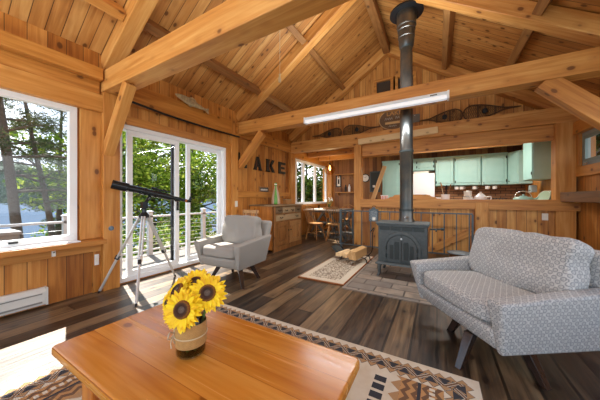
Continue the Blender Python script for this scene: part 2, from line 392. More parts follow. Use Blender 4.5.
st(k.obj('ceiling_kitchen',M['ceil_k'],M=R))
# trims
def trim(i,b,mat='flat',axis='Y'):     # trim with its grain along the axis
    x0,x1,y0,y1,z0,z1=b
    if axis=='Y': m=MB().box(y0,y1,-x1,-x0,z0,z1);R=Matrix.Rotation(PI/2,4,'Z')
    elif axis=='Z': m=MB().box(z0,z1,y0,y1,-x1,-x0);R=Matrix(((0,0,-1,0),(0,1,0,0),(1,0,0,0),(0,0,0,1)))
    else: m=MB().box(*b);R=Matrix()
    return st(m.obj('trim_%d'%i,M[mat],M=R,bevel=.004))
trim(1,(XL,-3.56,-2.2,1.36,2.20,2.41));trim(2,(XL,-3.50,-2.2,1.34,2.57,2.71));trim(3,(XL,-3.60,-2.2,1.34,2.41,2.57))
trim(4,(XL,-3.615,1.16,1.36,.66,2.20),axis='Z');trim(5,(XL,-3.57,1.56,3.5,2.42,2.70));trim(6,(XL,-3.60,1.56,3.5,2.14,2.25))
trim(7,(XL,-3.60,3.40,3.50,0,2.14),axis='Z');trim(8,(XL,-3.57,3.68,5.75,2.42,2.70));trim(9,(XL,-3.62,3.68,5.75,1.16,1.30))
trim(10,(XL,-3.59,5.98,8.6,2.34,2.56));trim(11,(XL,-3.45,-2.2,1.36,.60,.655));trim(12,(XL,-3.60,-2.2,1.36,.50,.60))
trim(13,(XL,-3.615,1.28,1.36,0,.50),axis='Z');trim(14,(XL,-3.45,8.42,8.6,0,2.58),axis='Z')
trim(15,(1.97,XR,4.2,5.74,2.2,2.40));trim(16,(2.0,XR,4.2,5.74,1.5,1.66));trim(17,(2.01,XR,5.66,5.74,1.66,2.2),axis='Z')
st(MB().box(XL,-3.63,5.98,8.6,.86,.95).obj('trim_18',M['flat']))
trim(19,(-1.6,XR,5.70,5.95,.93,1.12),axis='X',mat='beam')
# ------------------------------------------------------------------ timber frame
def beam(name,label,p0,p1,w_,h_,cat='beam',mat='beam',group=None,up=(0,0,1),bev=.008):
    p0=Vector(p0);p1=Vector(p1);X=(p1-p0).normalized();u=Vector(up)
    if abs(X.dot(u))>.98:u=Vector((0,1,0))
    Y=u.cross(X).normalized();Z=X.cross(Y);R=Matrix((X,Y,Z)).transposed().to_4x4();R.translation=p0;l=(p1-p0).length
    o=MB().box(0,l,-w_/2,w_/2,-h_/2,h_/2).obj(name,M[mat],M=R,bevel=bev);return tag(o,label,cat,group)
TB='horizontal tie beams'
beam('tie_beam','thick pine tie beam nearest the camera, crossing above the telescope',(-3.65,1.46,2.59),(2.05,1.46,2.59),.2,.25,group=TB)
beam('tie_beam','pine tie beam carrying the long white fluorescent light',(-3.65,3.79,2.595),(2.05,3.79,2.595),.2,.25,group=TB)
beam('tie_beam','farthest pine tie beam with snowshoes standing on its top',(-3.65,5.85,2.57),(2.05,5.85,2.57),.2,.28,group=TB)
beam('header_beam','wide pine header beam above the kitchen opening',(-1.58,5.86,2.295),(1.78,5.86,2.295),.12,.27)
beam('mounted_plank','light pine plank with rounded end fixed along the header above the kitchen',(-1.65,5.72,2.50),(0.02,5.72,2.56),.06,.14,'plank',mat='log',bev=.02)
PG='timber posts'
def post(label,x,y,a,b,z0,z1,mat='post'): return beam('timber_post',label,(x,y,z0),(x,y,z1),a,b,'post',mat,PG)
# beam(): vertical => local Y = (0,1,0)x(0,0,1)=X axis
post('pine wall post between the big lake window and the sliding door',-3.60,1.45,.10,.18,0,2.46)
post('pine wall post right of the sliding door with light switch on it',-3.61,3.59,.08,.18,0,2.47)
post('pine wall post left of the far dining window',-3.61,5.86,.08,.24,0,2.43)
post('slim pine post at the left end of the half wall',-1.67,5.83,.17,.19,0,2.43)
post('heavy knotty pine post on the right by the small window',1.89,5.84,.25,.20,0,2.43)
post('short pine post on the half wall face behind the patterned armchair',.74,5.725,.2,.09,0,1.06,'beam')
BG='diagonal braces'
beam('diagonal_brace','diagonal brace under the nearest tie beam above the telescope',(-3.60,1.42,1.70),(-3.05,1.42,2.46),.11,.11,'brace',group=BG)
beam('diagonal_brace','diagonal brace beside the black wall letters under the fluorescent beam',(-3.60,3.74,1.80),(-2.98,3.74,2.44),.10,.15,'brace',group=BG)
beam('diagonal_brace','large diagonal brace at the right edge above the small window',(2.0,3.78,1.52),(1.06,3.78,2.48),.14,.19,'brace',group=BG)
RG='roof rafters'
def rafter(label,y,side,w_=.17):
    xe=XL if side<0 else XR
    zc=lambda x:4.72-.667*abs(x+1)-.125
    c=math.cos(math.atan(.667))
    beam('rafter',label,(xe,y,zc(xe)),(-1+side*.0,y,zc(-1)),w_,.225*c,'rafter',group=RG)
rafter('pine rafter rising at top left above the nearest tie beam',1.46,-1)
rafter('pine rafter on the left slope behind the hanging cord',3.79,-1)
rafter('pine rafter on the right slope above the fluorescent beam at top right',3.79,1)
rafter('left rafter of the far gable beside the loft windows',5.85,-1)
rafter('right rafter of the far gable behind the stovepipe',5.85,1)
GG='roof purlins'
def purlin(label,x,ya,yb,w_=.10,h_=.15,mat='beam_shaded',drop=None):
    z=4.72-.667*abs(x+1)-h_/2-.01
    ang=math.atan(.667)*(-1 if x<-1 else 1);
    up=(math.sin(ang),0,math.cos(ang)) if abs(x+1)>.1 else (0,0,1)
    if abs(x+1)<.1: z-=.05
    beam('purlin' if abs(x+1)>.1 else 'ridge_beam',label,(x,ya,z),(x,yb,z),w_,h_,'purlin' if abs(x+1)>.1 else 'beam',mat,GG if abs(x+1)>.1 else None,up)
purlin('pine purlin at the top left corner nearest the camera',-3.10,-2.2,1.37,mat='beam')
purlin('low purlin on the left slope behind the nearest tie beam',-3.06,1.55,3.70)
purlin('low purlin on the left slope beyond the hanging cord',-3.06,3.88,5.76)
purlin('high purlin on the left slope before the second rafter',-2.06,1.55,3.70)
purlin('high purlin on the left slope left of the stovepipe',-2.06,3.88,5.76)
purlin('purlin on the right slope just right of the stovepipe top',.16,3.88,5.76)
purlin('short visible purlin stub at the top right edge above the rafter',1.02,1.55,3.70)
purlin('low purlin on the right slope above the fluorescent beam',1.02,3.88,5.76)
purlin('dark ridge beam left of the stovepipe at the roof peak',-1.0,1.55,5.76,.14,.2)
# kitchen ceiling joists
for i,y in enumerate((6.75,7.6)):
    beam('ceiling_joist',('ceiling joist crossing just in front of the pendant lamp','ceiling joist crossing behind the pendant lamp')[i],(-3.55,y,2.50),(2.0,y,2.50),.12,.15,'joist',group='dining ceiling joists')
# ------------------------------------------------------------------ windows and sliding door
def frame_yz(m,x0,x1,ya,yb,za,zb,t):
    m.box(x0,x1,ya,yb,za,za+t).box(x0,x1,ya,yb,zb-t,zb).box(x0,x1,ya,ya+t,za+t,zb-t).box(x0,x1,yb-t,yb,za+t,zb-t)
q=thing('window_1',None,None);q['kind']='structure'
m=MB();frame_yz(m,-3.70,-3.63,-.70,1.14,.66,2.21,.07);m.obj('window_frame',M['white'],q,bevel=.004)
MB().box(-3.675,-3.668,-.63,1.07,.73,2.14).obj('pane',M['glass'],q)
MB().box(-3.63,-3.47,-.72,1.12,.656,.668).obj('window_sill',M['white'],q)
MB().box(-3.63,-3.60,.62,.68,.70,.72).obj('latch',M['black'],q)
q=thing('door_1',None,None);q['kind']='structure'
m=MB();frame_yz(m,-3.78,-3.63,1.54,3.40,.02,2.14,.06);m.obj('door_frame',M['white'],q,bevel=.004)
for a,b,x in ((1.67,2.43,-3.68),(2.60,3.34,-3.73)):
    m=MB();frame_yz(m,x-.02,x+.02,a,b,.08,2.08,.07);d=m.obj('door_panel',M['white'],q,bevel=.004)
    MB().box(x-.004,x+.004,a+.07,b-.07,.15,2.01).obj('pane',M['glass'],d)
m=MB();m.box(-3.74,-3.70,2.33,2.37,.08,2.08);m.obj('screen_edge',M['black'],q)
MB().box(-3.66,-3.64,2.38,2.41,.95,1.15).obj('handle',M['black'],q)
q=thing('window_2',None,None);q['kind']='structure'
m=MB();frame_yz(m,-3.70,-3.63,6.10,8.42,.95,2.32,.07);m.box(-3.70,-3.63,6.56,6.65,1.02,2.25).box(-3.70,-3.63,7.40,7.49,1.02,2.25);m.obj('window_frame',M['white'],q)
MB().box(-3.675,-3.668,6.17,8.35,1.02,2.25).obj('pane',M['glass'],q)
q=thing('window_3',None,None);q['kind']='structure'
m=MB();frame_yz(m,2.05,2.12,5.0,5.66,1.66,2.20,.06);m.obj('window_frame',plain('grey_vinyl','949c9a',.5),q)
m=MB();frame_yz(m,2.04,2.07,5.06,5.60,1.72,2.14,.05);m.obj('sash',plain('teal_grey_vinyl','7c8f8c',.5),q)
MB().box(2.085,2.09,5.06,5.60,1.72,2.14).obj('pane',M['glass'],q)
m=MB();m.tube(P([(2.04,5.45,1.71),(1.99,5.42,1.69),(1.97,5.33,1.675),(1.96,5.28,1.68)]),.008,8);m.obj('crank_handle',M['chrome'],q,smooth=True)
# unseen wide opening added in the right wall to let in fill light
q=thing('window_6',None,None);q['kind']='structure'
m=MB();frame_yz(m,2.05,2.15,-1.9,4.3,.7,2.3,.07);m.obj('window_frame',M['white'],q)
# ------------------------------------------------------------------ baseboard heater and switches
h=thing('baseboard_heater','white electric baseboard heater below the big lake window','heater',(XL,0,0))
m=MB();m.prism([(.0,-1.1,.03),(.07,-1.1,.03),(.075,-1.1,.17),(.045,-1.1,.205),(0,-1.1,.205)],(0,1.97,0)).obj('casing',M['heater'],h,bevel=.004)
MB().box(.07,.082,-1.08,.84,.055,.07).box(.070,.081,-1.08,.84,.145,.155).obj('grille_slot',plain('heater_slot','8b8b86',.5),h)
MB().box(0,.078,.87,.885,.025,.207).obj('end_cap',M['heater'],h)
def plate(name,label,c,axis,w_,h_,mat='ceramic',cat='switch'):
    x,y,z=c;t=thing(name,label,cat,c)
    if axis=='x':
        MB().box(0,.008,-w_/2,w_/2,-h_/2,h_/2).obj('plate',M[mat],t,bevel=.002);MB().box(.008,.014,-.012,.012,-.022,.022).obj('rocker',M['paper'],t)
    else:
        MB().box(-w_/2,w_/2,-.008,0,-h_/2,h_/2).obj('plate',M[mat],t,bevel=.002)
        MB().box(-.018,.018,-.012,-.008,.01,.04).obj('socket',M['paper'],t);MB().box(-.018,.018,-.012,-.008,-.04,-.01).obj('socket',M['paper'],t)
    return t
plate('light_switch','beige light switch on the post right of the sliding door',(-3.57,3.62,1.03),'x',.075,.12,'cream')
plate('wall_outlet','cream power outlet on the half wall above the patterned armchair',(1.64,5.77,.82),'y',.08,.12,'cream','outlet')
plate('thermostat','small white thermostat plate low on wall under the sill end',(-3.6,1.31,.40),'x',.045,.13,'ceramic','thermostat')
t=thing('window_sensor','tiny white sensor under the big window sill','sensor',(-3.6,.93,.55));MB().box(0,.02,-.015,.015,-.03,.03).obj('case',M['ceramic'],t);
MB().box(.02,.022,-.008,.008,.008,.018).obj('indicator',M['black'],t)
t=thing('dimmer_knob','round grey dimmer knob on the post above the sill end','knob',(-3.55,1.44,.77));MB().lathe([(.03,0),(.03,.006),(.016,.008),(.014,.024),(0,.025)],ax=(1,0,0)).obj('dial',plain('grey_knob','6e7c88',.3,.5),t,smooth=True)
m=MB();m.tube(P([(-3.54,1.60,2.44),(-3.535,2.2,2.40),(-3.535,3.0,2.395),(-3.545,3.68,2.41)]),.016,8);tag(m.obj('cable_conduit',M['black'],smooth=True),'dark cable running along the wall above the sliding door','cable')
# ------------------------------------------------------------------ coffee table
t=thing('coffee_table','orange pine coffee table in the foreground holding sunflowers','table',(-.94,.7225,0))
m=MB();m.prism([(sx*(.65-.022)+.022*math.cos(q0+a*PI/12),sy*(.3225-.022)+.022*math.sin(q0+a*PI/12),.405) for sx,sy,q0 in((1,1,0),(-1,1,PI/2),(-1,-1,PI),(1,-1,1.5*PI)) for a in range(7)],(0,0,.045));m.obj('tabletop',M['table'],t,bevel=.012,seg=4)
m=MB();m.box(-.42,.42,-.24,-.215,.31,.405).box(-.42,.42,.215,.24,.31,.405).box(-.42,-.395,-.215,.215,.31,.405).box(.395,.42,-.215,.215,.31,.405);m.obj('apron',M['tableleg'],t,bevel=.003)
for sx in(-1,1):
    for sy in(-1,1): MB().box(sx*.36-.055,sx*.36+.055,sy*.235-.05,sy*.235+.05,.0,.405).obj('leg',M['tableleg'],t,bevel=.01)
MB().box(-.31,.31,-.03,.03,.12,.18).obj('stretcher',M['tableleg'],t,bevel=.005)
for sx in(-1,1): MB().box(sx*.36-.03,sx*.36+.03,-.185,.185,.11,.20).obj('end_rail',M['tableleg'],t,bevel=.005)
r=MB().box(-RX,RX,-RY,RY,.001,.011).obj('kilim_rug',M['rug']);r.location=(-1.01,.97,0)
tag(r,'cream tan and black patterned kilim rug under the coffee table','rug')
r=thing('hearth_mat','small beige mat with speckled centre on the hearth edge','mat',(-1.40,3.86,0))
MB().box(-.34,.34,-.86,.86,.001,.02).obj('pile',M['mat'],r,bevel=.004)
M['bind']=plain('brown_binding','8a5228',.8)
for q in(-.872,.86): MB().box(-.345,.345,q,q+.012,.001,.017).obj('bound_edge',M['bind'],r)
st(MB().box(-1.02,.75,2.94,4.95,-.01,.008).obj('floor_hearth',M['tile']))
st(MB().box(-1.05,.78,2.915,2.94,-.01,.012).box(-1.05,-1.02,2.94,4.98,-.01,.012).obj('trim_20',plain('hearth_edging','8d8377',.4)))
# ------------------------------------------------------------------ sunflowers in a jar
VX,VY=-.968,.70
v=thing('flower_jar','glass jar wrapped in burlap holding sunflowers on the table','vase',(VX,VY,.45))
m=MB();m.lathe([(0,.004),(.056,.004),(.062,.012),(.063,.15),(.052,.165),(.052,.185),(.049,.185),(.049,.165),(.060,.148),(.059,.014),(0,.010)],n=32);m.obj('glass',M['jar'],v,smooth='all')
m=MB();m.lathe([(0,.011),(.056,.011),(.058,.02),(.058,.09),(0,.09)],n=32);m.obj('water',M['water'],v,smooth=True)
m=MB();m.lathe([(.0645,.048),(.066,.052),(.066,.142),(.0645,.147),(.0635,.142),(.0635,.052),(.0645,.048)],n=40);m.obj('burlap_wrap',M['burlap'],v,smooth=True)
bd=Vector((-.78,-.62,0)).normalized();sd=Vector((bd.y,-bd.x,0))
m=MB();m.tube([(.0685*math.cos(a*2*PI/40),.0685*math.sin(a*2*PI/40),.092) for a in range(40)],.0025,6,closed=True)
for s_ in(-1,1):
    b=bd*.069+Vector((0,0,.092))
    m.tube(P([b,b+sd*s_*.025+bd*.012+Vector((0,0,.018)),b+sd*s_*.04+bd*.014,b+sd*s_*.02+bd*.014+Vector((0,0,-.012)),b],6),.0025,6)
    m.tube(P([b,b+sd*s_*.012+bd*.012+Vector((0,0,-.03)),b+sd*s_*.02+bd*.008+Vector((0,0,-.055))],6),.0025,6)
m.obj('twine_bow',M['rope'],v,smooth=True)
g=NT('sunflower_petal');d_=g.node('ShaderNodeNewGeometry').outputs['Random Per Island'];g.col(g.ramp(d_,[(0,'e8b000'),(.5,'f6cf00'),(1,'ffe22a')]));g.set(Roughness=.6);M['petal']=g.m
g=NT('sunflower_disc');x,y,z=g.xyz();rr=g.m_('SQRT',g.add(g.mul(x,x),g.mul(y,y)));vv=g.vor(g.vec(x,y,z),260)
c=g.ramp(g.m_('DIVIDE',rr,.036),[(.0,'6d5a4c'),(.34,'5f4d42'),(.40,'3a2010'),(.72,'4a2a12'),(.85,'8a5a1c'),(1,'7a3d10')]);g.col(g.mix(g.rr(vv,.1,.6,.5,0),c,'241408'));g.bump(vv,.8,.003);g.set(Roughness=.85);M['disc']=g.m
M['stem']=plain('sunflower_stem','5c7a34',.6)
def sunflower(label,head,dirn,R_,seed,foot):
    rnd=random.Random(seed);t=thing('sunflower',label,'flower',head,0,'sunflowers in the jar')
    Z=Vector(dirn).normalized();X=Z.orthogonal().normalized();Y=Z.cross(X);Q=Matrix((X,Y,Z)).transposed().to_4x4()
    m=MB();k=R_/.085
    for layer,(n,l,off,tilt) in enumerate(((26,1.0,.0,.08),(24,.95,.5,.25),(20,.8,.25,.48))):
        for i in range(n):
            a=2*PI*(i+off)/n+rnd.uniform(-.08,.08);L=R_*l*rnd.uniform(.88,1.08);w_=R_*.125*rnd.uniform(.85,1.1);ti=tilt+rnd.uniform(-.08,.1)
            r0=.3*R_;pr_=[]
            for s,ww in ((0,.35),(.3,.95),(.6,1.0),(.85,.55),(1.0,.04)):
                rr_=r0+(L-r0)*s;zz=(L-r0)*s*math.sin(ti)-.10*R_*s*s+ .002*layer
                for e,up in((-1,.0),(0,-.05*R_),(1,.0)): pr_.append(Q@Vector((math.cos(a)*rr_-math.sin(a)*e*w_*ww/1,math.sin(a)*rr_+math.cos(a)*e*w_*ww,zz+up*ww)))
            vs=[m.bm.verts.new(p) for p in pr_]
            for r_ in range(4):
                for c_ in range(2): m.bm.faces.new((vs[r_*3+c_],vs[r_*3+c_+1],vs[r_*3+c_+4],vs[r_*3+c_+3]))
    o=m.obj('petals',M['petal'],t,smooth=True)
    m=MB();m.lathe([(0,.012),(.012,.011),(.016,.016),(.024,.02),(.033,.014),(.038,.0),(.036,-.012),(0,-.014)],n=28)
    o=m.obj('seed_disc',M['disc'],t,smooth='all');o.matrix_local=Q@Matrix.Scale(k,4)
    fv=Vector(foot)-Vector(head)
    m=MB();m.tube(P([Z*-.01*k,Z*-.045*k+fv*.2,fv*.6,fv],8),[.006]*25,8);m.obj('stem',M['stem'],t,smooth=True)
    m=MB()
    for i in range(10):
        a=2*PI*i/10;b_=Q@Vector((.02*math.cos(a),.02*math.sin(a),-.012));e_=Q@Vector((.6*R_*math.cos(a),.6*R_*math.sin(a),-.012));s_=Q.to_3x3()@Vector((-math.sin(a),math.cos(a),0))*.012
        m.poly([b_-s_,b_+s_,e_])
    m.obj('sepals',M['stem'],t)
cd=Vector((-VX,-VY,.35)).normalized()
Rr=Vector((math.cos(yaw),math.sin(yaw),0));Ff=Vector((-math.sin(yaw),math.cos(yaw),0))
B=Vector((VX,VY,.45))
def hd(px,py,dd):   # head centre from its place beside the jar, in metres right / up / toward camera
    return B+Rr*px+Vector((0,0,py))-Ff*dd
foot=lambda i:B+Vector((.03*math.cos(i*1.3),.03*math.sin(i*1.3),.02))
sunflower('large sunflower lowest and nearest in front of the jar',hd(-.008,.222,.06),(-Ff+Vector((0,0,.35))-Rr*.1),.09,1,foot(0))
sunflower('large sunflower at the upper right of the bouquet',hd(.082,.278,.02),(-Ff+Vector((0,0,.40))+Rr*.25),.085,2,foot(1))
sunflower('sunflower tilted up at the top back of the bouquet',hd(-.002,.292,-.05),(-Ff*.7+Vector((0,0,.9))-Rr*.1),.085,3,foot(2))
sunflower('sunflower turned away at the upper left of the bouquet',hd(-.068,.272,-.02),(-Ff*.6+Vector((0,0,.8))-Rr*.6),.08,4,foot(3))
sunflower('small half closed sunflower at far left of the bouquet',hd(-.095,.232,.02),(-Ff*.8+Vector((0,0,.2))-Rr*.7),.042,5,foot(4))
# ------------------------------------------------------------------ armchairs
def armchair(label,loc,rz,W,D,fab,legpos,H=0,wr=.012):
    t=thing('armchair',label,'armchair',loc,rz,'low upholstered armchairs');w2,d2=W/2,D/2
    def sh(m,n): return m.obj(n,fab,t,bevel=.045,seg=5,smooth='all')
    m=MB();m.hexa([(-w2+.10,-d2+.07,.21),(w2-.10,-d2+.07,.21),(w2-.10,d2-.05,.21),(-w2+.10,d2-.05,.21),(-w2+.09,-d2+.02,.355),(w2-.09,-d2+.02,.355),(w2-.09,d2,.355),(-w2+.09,d2,.355)]);sh(m,'seat_base')
    for s in(-1,1):
        xo,xb,xi=s*w2,s*(w2-.07),s*(w2-.115)
        a=[(xb,-d2+.07,.205),(xi,-d2+.07,.205),(xi,d2-.04,.205),(xb,d2-.04,.205),(xo,-d2,.545),(xi,-d2,.545),(xi,d2+.02,.60),(xo,d2+.02,.60)]
        if s>0:a=[a[1],a[0],a[3],a[2],a[5],a[4],a[7],a[6]]
        m=MB();m.hexa(a);sh(m,'armrest')
    m=MB();m.hexa([(-w2+.08,d2-.14,.21),(w2-.08,d2-.14,.21),(w2-.08,d2-.02,.21),(-w2+.08,d2-.02,.21),(-w2+.03,d2-.01,.80),(w2-.03,d2-.01,.80),(w2-.03,d2+.11,.80),(-w2+.03,d2+.11,.80)]);sh(m,'backrest')
    cw=W-.235
    m=MB();m.soft(cw,D-.13,.15,n=6,cuts=11,M=Matrix.Translation((0,-.045,.415))@Matrix.Rotation(-.03,4,'X'),wr=wr*.6,seed=1);m.obj('seat_cushion',fab,t,smooth='all')
    m=MB();m.soft(cw+.02,.20,.43,n=7,cuts=15,M=Matrix.Translation((0,d2-.18,.665))@Matrix.Rotation(-.2,4,'X'),wr=wr*3.2,seed=5);m.obj('back_cushion',fab,t,smooth='all')
    for (x,y,x2,y2) in legpos:
        m=MB();dv=Vector((x2-x,y2-y,0)).normalized() if (x2!=x or y2!=y) else Vector((1,0,0))
        m.bar((x2,y2,0.0),(x,y,.215),.062,.085,up=dv);bm=m.bm
        o=m.obj('leg',M['darkleg'],t,bevel=.004)
        zmin=min(v.co.z for v in o.data.vertices)
        for v_ in o.data.vertices:
            if v_.co.z<.06:
                v_.co.z=0.0;v_.co.x=x2+(v_.co.x-x2)*.62;v_.co.y=y2+(v_.co.y-y2)*.62
            else: v_.co.z=.215
    return t
cx_,cy_=-2.57,2.55
def legs_world(c,rz,pts):
    out=[];R=Matrix.Rotation(-rz,3,'Z');cc=Vector((c[0],c[1],0));av=sum((Vector((a,b,0)) for a,b in pts),Vector())/len(pts)
    for a,b in pts:
        p=Vector((a,b,0));top=av+(p-av)*.62;p=R@(p-cc);top=R@(top-cc);out.append((top.x,top.y,p.x,p.y))
    return out
rz1=math.radians(3)
armchair('grey armchair by the sliding door in front of the sideboard',(cx_,cy_,0),rz1,.84,.72,M['greyfab'],legs_world((cx_,cy_),rz1,[(-2.76,2.30),(-2.14,2.28),(-2.24,2.72),(-2.78,2.74)]))
rz2=math.radians(-56);c2=(.377,2.371)
armchair('large ring patterned armchair on the right facing left across the rug',(c2[0],c2[1],0),rz2,1.0,.82,M['ringfab'],legs_world(c2,rz2,[(.13,1.95),(.57,2.0),(.10,2.45),(.56,2.55)]))
# ------------------------------------------------------------------ telescope
t=thing('telescope','black telescope on a silver tripod by the sliding door','telescope',(-3.2,1.65,0))
O=Vector((-3.2,1.65,0));ob=Vector((-3.36,1.37,1.315))-O;ey=Vector((-3.08,2.20,1.10))-O;dv=(ey-ob).normalized();Lt=(ey-ob).length
m=MB();m.lathe([(.05,0),(.054,.0),(.054,.16),(.045,.17),(.043,.17),(.043,.62),(.036,.65),(.036,.66),(0,.66)],o=ob,ax=dv,n=28);m.obj('main_tube',M['scope'],t,smooth=True)
m=MB();m.lathe([(0,.012),(.049,.012),(.049,.016),(0,.016)],o=ob,ax=dv,n=28);m.obj('objective_lens',plain('lens_glass','22333a',.08),t)
m=MB();m.lathe([(.028,.64),(.028,.78),(.020,.785),(.020,.88),(.016,.885),(0,.885)],o=ob,ax=dv);m.lathe([(0,-.03),(.012,-.03),(.012,.03),(0,.03)],o=ob+dv*.73+Vector((0,0,-.03)),ax=(1,.3,0));m.obj('focuser',M['scope'],t,smooth=True)
m=MB();m.lathe([(.021,.84),(.021,.865),(0,.865)],o=ob,ax=dv);m.obj('brass_ring',plain('brass','b06a3a',.3,.8),t,smooth=True)
pe=ob+dv*.90;m=MB();m.lathe([(0,0),(.017,0),(.019,.03),(.014,.05),(.017,.07),(0,.072)],o=pe,ax=(0.15,.3,1));m.box(pe.x-.018,pe.x+.018,pe.y-.035,pe.y+.02,pe.z-.015,pe.z+.012);m.obj('eyepiece',M['scope'],t,smooth=True)
fo=ob+Vector((0,0,.068))+dv*.42;m=MB();m.lathe([(0,0),(.014,0),(.014,.05),(.011,.06),(.011,.22),(0,.22)],o=fo,ax=dv);m.bar(fo+dv*.1,fo+dv*.1-Vector((0,0,.06)),.012,.02);m.obj('finder_scope',M['scope'],t,smooth=True)
cm=ob+dv*.40
m=MB();
for s in(.33,.45): m.lathe([(.043,s),(.050,s),(.050,s+.03),(.043,s+.03)],o=ob,ax=dv,n=28)
m.obj('tube_ring',M['black'],t,smooth=True)
m=MB();m.tube([cm-Vector((0,0,.05)),Vector((0,0,1.06)),Vector((0,0,.95))],[.02,.022,.03],12);m.box(-.03,.03,-.03,.03,1.02,1.10);m.tube([(0,0,1.05),(.07,.08,1.02)],.008);m.tube([(0,0,1.02),(-.02,-.10,.99)],.006);m.obj('mount_head',M['scope'],t,smooth=True)
m=MB();m.lathe([(0,.90),(.05,.90),(.06,.93),(.045,.95),(.03,.97),(0,.97)],n=20);m.obj('tripod_hub',M['scope'],t,smooth=True)
for fx,fy in((-3.56,1.315),(-2.765,1.345),(-3.35,2.16)):
    p=Vector((fx,fy,0))-O;top=Vector((p.x*.1,p.y*.1,.92));l=None;d=(p-top)
    m=MB();sdv=d.cross(Vector((0,0,1))).normalized()*.014
    for s in(-1,1): m.tube([top+sdv*s,top+d*.55+sdv*s],.012,8)
    m.tube([top+d*.48,top+d*.97],.015,8);l=m.obj('leg',M['alu'],t,smooth=True)
    m=MB();m.bar(top+d*.52,top+d*.57,.05,.034,up=sdv);m.obj('leg_clamp',M['black'],l,bevel=.004)
    m=MB();m.tube([top+d*.955,p],[.012,.012],8);m.obj('rubber_foot',M['black'],l)
m=MB()
for fx,fy in((-3.56,1.315),(-2.765,1.345),(-3.35,2.16)):
    p=Vector((fx,fy,0))-O;m.tube([(0,0,.62),Vector((p.x*.46,p.y*.46,.55))],.005,6)
m.lathe([(0,.60),(.02,.60),(.02,.64),(0,.64)]);m.obj('spreader',M['alu'],t)
# ------------------------------------------------------------------ sideboard and what stands on it
t=thing('sideboard','old pine sideboard with small drawers under the wall letters','sideboard',(-3.63,4.10,0))
W_,Dp,Hh=1.17,.67,1.0
m=MB();m.box(0,Dp-.02,.0,.03,.04,Hh-.03);m.obj('end_panel',M['side_end'],t,bevel=.003)
m=MB();m.box(0,Dp-.02,W_-.03,W_,.04,Hh-.03);m.obj('end_panel',M['side_end'],t,bevel=.003)
m=MB();m.box(0,.02,.03,W_-.03,.1,Hh-.03).box(.02,Dp-.05,.03,W_-.03,.10,.12).box(.02,Dp-.06,.03,W_-.03,.6,.62);m.obj('carcass',M['side_front'],t)
m=MB();m.box(Dp-.05,Dp,0,.05,0,Hh-.03).box(Dp-.05,Dp,W_-.05,W_,0,Hh-.03).box(Dp-.05,Dp-.005,.05,W_-.05,.0,.11).box(Dp-.05,Dp-.005,.05,W_-.05,.62,.65).box(Dp-.05,Dp-.005,.05,W_-.05,.79,.81).box(Dp-.05,Dp-.005,.05,W_-.05,.95,.97).box(Dp-.05,Dp-.005,.56,.61,.11,.62);m.obj('face_frame',M['side_front'],t,bevel=.003)
MB().box(-.0,Dp+.03,-.03,W_+.03,Hh-.03,Hh).obj('top',M['side_top'],t,bevel=.008)
for i in range(4):
    a=.06+i*.2625;d=MB().box(Dp-.04,Dp+.006,a,a+.25,.815,.945).obj('drawer',M['side_top'],t,bevel=.004)
    MB().tube(P([(Dp+.006,a+.085,.885),(Dp+.03,a+.095,.868),(Dp+.03,a+.155,.868),(Dp+.006,a+.165,.885)]),.007).obj('pull',M['bronze'],d,smooth=True)
d=MB().box(Dp-.04,Dp+.006,.06,W_-.06,.655,.785).obj('drawer',M['side_top'],t,bevel=.004)
for a in(.2,.86): MB().tube(P([(Dp+.006,a,.735),(Dp+.03,a+.012,.715),(Dp+.03,a+.085,.715),(Dp+.006,a+.095,.735)]),.007).obj('pull',M['bronze'],d,smooth=True)
for a,b in((.06,.555),(.615,1.11)):
    m=MB();frame_yz(m,Dp-.03,Dp+.004,a,b,.115,.615,.09);m.box(Dp-.03,Dp-.012,a+.09,b-.09,.205,.525).box(Dp-.02,Dp-.002,a+.12,b-.12,.235,.495);d=m.obj('door',M['side_front'],t,bevel=.004)
    MB().lathe([(.012,0),(.008,.012),(.016,.022),(0,.03)],o=(Dp+.004,.535 if a<.3 else .635,.42),ax=(1,0,0),n=12).obj('knob',M['bronze'],d,smooth=True)
b=thing('green_bottle','tall tapering green bottle with pale wrapped sides on the sideboard','bottle',(-3.3,4.63,1.0))
prof=[(.095,.005),(.10,.03),(.09,.16),(.066,.28),(.036,.37),(.028,.43)]
m=MB();m.lathe([(0,.003)]+prof+[(.032,.44),(.032,.50),(0,.505)],n=28);m.obj('body',plain('green_glass_bottle','5f9a3c',.25),b,smooth=True)
def wrap(a0,a1,nm):
    m=MB();k=8;V=[[m.bm.verts.new(((r+e)*math.cos(a0+(a1-a0)*q/k),(r+e)*math.sin(a0+(a1-a0)*q/k),z)) for q in range(k+1)] for e,pr_ in((.006,prof),(.001,prof[::-1])) for r,z in pr_]
    for A,B_ in zip(V,V[1:]+V[:1]):
        for q in range(k): m.bm.faces.new((A[q],A[q+1],B_[q+1],B_[q]))
    m.obj(nm,plain('pale_wrap','c9aa92',.7),b,smooth=True)
wrap(-.955+.42,-.955+2.6,'pale_wrap');wrap(-.955-2.6,-.955-.42,'pale_wrap')
m=MB();m.lathe([(.033,.455),(.035,.46),(.035,.475),(.033,.48)],n=20);m.obj('neck_band',M['cream'],b,smooth=True)
b=thing('keepsake_box','small plain wooden box at the right end of the sideboard top','box',(-3.25,5.05,1.0))
MB().box(-.06,.06,-.11,.11,.002,.10).obj('body',M['side_front'],b,bevel=.004);MB().box(-.065,.065,-.115,.115,.10,.12).obj('lid',M['side_top'],b,bevel=.004)
